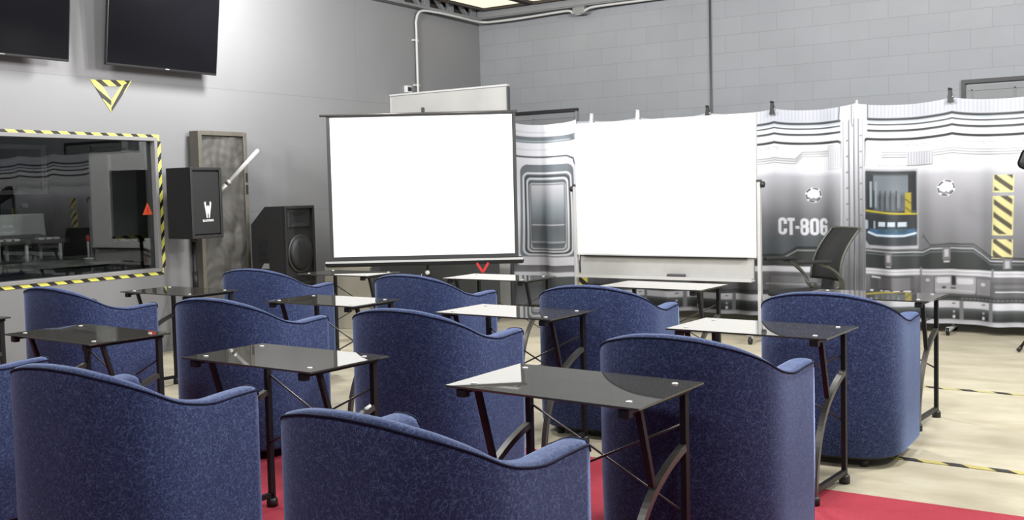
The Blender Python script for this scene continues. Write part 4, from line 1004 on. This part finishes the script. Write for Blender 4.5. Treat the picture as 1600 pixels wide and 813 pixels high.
CH = [(-1.747, 2.18, -2.8, CZ, 'blue tub chair nearest the camera at bottom centre, only its back showing'),
      (-3.174, 2.283, 3.3, CZ, 'blue tub chair at bottom left, its full back cut by the lower edge'),
      (-4.59, 2.375, 0, CZ, 'blue tub chair at the left edge mostly hidden behind the bottom left one'),
      (-1.587, 3.739, -1.5, CZ, 'blue tub chair behind the nearest black glass desk, on the red carpet at right'),
      (-3.122, 4.011, 1.7, CZ, 'blue tub chair in the centre, between the two nearest large glass desks'),
      (-4.454, 4.019, 4, CZ, 'blue tub chair left of centre, partly hidden by the glass desk with a white streak'),
      (-6.072, 4.106, 1, CZ, 'blue tub chair on the left below the striped window, behind a dark glass desk'),
      (-1.527, 5.441, 0, 0, 'blue tub chair at far right on bare concrete, in front of the office chair'),
      (-2.868, 5.372, 5.5, 0, 'blue tub chair directly below the left half of the whiteboard'),
      (-4.384, 5.648, 0.3, 0, 'blue tub chair below the right half of the projection screen'),
      (-5.961, 5.689, 8, 0, 'blue tub chair below the black wedge loudspeaker, beside the bronze relief slab')]
c0 = None
for x, y, a, z, lab in CH:
    if c0 is None:
        c0 = make_chair(lab); c0.location = (x, y, z); c0.rotation_euler = (0, 0, math.radians(a))
    else: dup(c0, lab, (x, y, z), math.radians(a))

# ------------------------------------------------------------------ glass desks
DW, DD, DH = 0.784, 0.447, 0.75
def make_desk(label):
    t = thing('glass_desk', label, 'desk', (0, 0, 0), 0, 'black glass desks')
    b = MB(); b.box((0, 0, DH - 0.004), (DW, DD, 0.008), bev=0.0015, seg=1); b.build('glass_top', M['smoked_glass'], t)
    fx = 0.33
    for sx in (-1, 1):
        for y in (-0.155, 0.155):
            b = MB(); b.lathe([(0.011, 0), (0.011, 0.002), (0.009, 0.003)], (sx * (DW / 2 - 0.075), y, DH + 0.0002), 16); b.build('bolt_cap', M['white_plastic'], t)
        x = sx * fx
        b = MB(); b.bar([(x, -0.205, DH - 0.0175), (x, 0.212, DH - 0.0175)], 0.036, 0.018); b.box((x, -0.20, DH - 0.026), (0.040, 0.03, 0.03), bev=0.004); b.build('top_rail', M['dark_metal'], t)
        b = MB(); b.bar([(x, 0.195, 0.035), (x, 0.195, DH - 0.027)], 0.022, 0.026); p = b.build('post', M['dark_metal'], t)
        b = MB(); b.lathe([(0.026, 0.0), (0.026, 0.03), (0.02, 0.04)], (x, 0.195, 0), 12); b.build('foot_cap', M['black_plastic'], p)
        b = MB(); b.bar([(x, -0.118, DH - 0.027), (x, -0.037, 0.452)], 0.022, 0.018); b.build('slanted_strut', M['dark_metal'], t)
        br = smooth_path([(x, 0.182, 0.533), (x, 0.13, 0.516), (x, 0.06, 0.486), (x, -0.035, 0.428), (x, -0.11, 0.35), (x, -0.165, 0.25), (x, -0.20, 0.14), (x, -0.215, 0.035)], 5)
        b = MB(); b.bar(br, 0.026, 0.024); c = b.build('curved_leg', M['grey_metal'], t); c['label'] = 'lighter grey curved front leg'
        b = MB(); b.lathe([(0.024, 0.0), (0.024, 0.03), (0.018, 0.04)], (x, -0.215, 0), 12); b.build('foot_cap', M['black_plastic'], c)
        b = MB(); b.bar([(x, -0.208, 0.062), (x, 0.195, 0.052)], 0.022, 0.022); b.build('foot_rail', M['dark_metal'], t)
    for s in (-1, 1):
        b = MB(); b.tube([(-s * (fx - 0.01), 0.195 + s * 0.005, 0.61), (s * (fx - 0.01), 0.195 + s * 0.005, 0.30)], 0.0045, 8); b.build('cross_rod', M['grey_metal'], t)
    return t
DK = [(-1.77, 3.079, -3.77, CZ, 'nearest black glass desk, in front of the bottom centre tub chair'),
      (-3.182, 3.089, -2.1, CZ, 'black glass desk left of centre with a bright white streak reflected on top'),
      (-4.694, 3.189, -3.41, CZ, 'very dark glass desk at left with the whole top showing dull brown'),
      (-6.205, 3.24, -2, CZ, 'black glass desk at the left edge, only one corner and a leg showing'),
      (-1.672, 4.72, -2.87, CZ, 'glass desk right of centre whose left half mirrors the whiteboard, standing at the carpet edge'),
      (-3.141, 4.822, -2.6, CZ, 'glass desk in the centre reflecting the projection screen white, behind the nearest desk'),
      (-4.584, 4.884, -1.1, CZ, 'glass desk half mirrored white, between two tub chairs below the screen left edge'),
      (-6.165, 4.962, -1.5, CZ, 'dark glass desk at left under the striped window corner, a yellow stripe reflected in it'),
      (-1.57, 6.372, -3, 0, 'see-through glass desk at far right below the office chair'),
      (-3.014, 6.519, -2.75, 0, 'glass desk standing directly below the whiteboard pen tray'),
      (-4.509, 6.713, 0, 0, 'glass desk under the right end of the projection screen'),
      (-6.05, 6.67, 1.0, 0, 'glass desk under the left end of the projection screen, beside the wedge loudspeaker')]
d0 = None
for x, y, a, z, lab in DK:
    if d0 is None:
        d0 = make_desk(lab); d0.location = (x, y, z); d0.rotation_euler = (0, 0, math.radians(a))
    else: dup(d0, lab, (x, y, z), math.radians(a))

# the nearest desk's glass does not sit quite level on its frame
for ch in d0.children:
    if ch.name.startswith(('glass_top', 'bolt_cap')):
        ch.rotation_euler = (math.radians(1.25), 0, 0); ch.location = (0, DH * math.sin(math.radians(1.25)), 0.0045)

# ------------------------------------------------------------------ mesh office chair
oc = onray(1259, 432, 9.2)
t = thing('office_chair', 'black mesh office chair with reclined back in front of the backdrop', 'office chair', (oc.x, oc.y, 0), math.radians(140))
# local: front +Y, right +X
b = MB(); rows = []
for i in range(15):
    f = i / 14; z = 0.56 + 0.46 * f; y = -0.20 - 0.17 * f - 0.05 * math.sin(PI * f) * -1 - 0.05 * f * f; w = 0.225 - 0.02 * f
    rows.append([(w * (j / 8 * 2 - 1), y - 0.04 * (1 - (j / 8 * 2 - 1) ** 2), z) for j in range(9)])
b.grid(rows); o = b.build('mesh_back', M['mesh_black'], t); sm = o.modifiers.new('thickness', 'SOLIDIFY'); sm.thickness = 0.012; sm.offset = 0
edge = [r[0] for r in rows] + rows[-1][1:-1] + [r[-1] for r in rows[::-1]]
b = MB(); b.tube(edge, 0.012, 8); b.build('back_frame', M['olive'], t)
b = MB(); b.box((0, 0.04, 0.445), (0.47, 0.44, 0.06), bev=0.025, seg=3); b.build('seat', M['mesh_black'], t, smooth=True)
for s in (-1, 1):
    x = s * 0.285
    b = MB(); b.bar(smooth_path([(s * 0.17, -0.20, 0.46), (s * 0.25, -0.20, 0.50), (x, -0.16, 0.60), (x, -0.05, 0.695), (x, 0.06, 0.735)], 5), 0.05, 0.022, (0.5, 0.87, 0.5)); a = b.build('arm', M['olive'], t)
    b = MB(); b.box((x, 0.09, 0.748), (0.085, 0.30, 0.03), rot=Rx(0.03), bev=0.012, seg=3); b.build('arm_pad', M['mesh_black'], a)
    b = MB(); b.lathe([(0.012, -0.02), (0.032, -0.016), (0.032, 0.016), (0.012, 0.02)], (s * 0.19, -0.205, 0.49), 14, axis=Ry(PI / 2)); b.build('pivot', M['olive'], a)
b = MB(); b.bar([(0, -0.05, 0.45), (0, -0.21, 0.47), (0, -0.235, 0.56)], 0.14, 0.04); b.build('back_bracket', M['black_plastic'], t)
b = MB(); b.tube([(0, 0, 0.10), (0, 0, 0.465)], [0.03, 0.025], 12); b.build('column', M['dark_metal'], t)
for k in range(5):
    a = k * 2 * PI / 5; c, s = math.cos(a), math.sin(a)
    b = MB(); b.tube([(0, 0, 0.10), (0.30 * c, 0.30 * s, 0.075)], [0.026, 0.016], 8); l = b.build('base_leg', M['black_plastic'], t)
    b = MB(); b.lathe([(0.01, -0.02), (0.03, -0.018), (0.03, 0.018), (0.01, 0.02)], (0.30 * c, 0.30 * s, 0.03), 14, axis=Rz(a) @ Rx(PI / 2)); b.box((0.3 * c, 0.3 * s, 0.062), (0.02, 0.02, 0.03)); b.build('caster', M['black_plastic'], l)

# ------------------------------------------------------------------ tripod stand at the right edge
fp = onray(1592, 552, 8.38)
t = thing('tripod_stand', 'black tripod stand at the right edge, mostly out of frame', 'stand', (-0.78, 9.30, 0))
b = MB(); b.tube([(0, 0, 0.3), (0, 0, 1.46)], 0.014, 10); b.build('pole', M['dark_metal'], t)
for k in range(3):
    a = PI + 0.0 + k * 2 * PI / 3; c, s = math.cos(a), math.sin(a)
    b = MB(); b.tube([(0.01 * c, 0.01 * s, 0.5), (0.33 * c, 0.33 * s, 0.02)], 0.012, 8); b.tube([(0.31 * c, 0.31 * s, 0.045), (0.335 * c, 0.335 * s, 0.012)], 0.017, 8); b.build('leg', M['black_plastic'], t)
b = MB(); b.box((-0.12, 0, 1.53), (0.44, 0.06, 0.17), rot=Ry(0.35), bev=0.05, seg=4); b.build('head', M['black_plastic'], t)
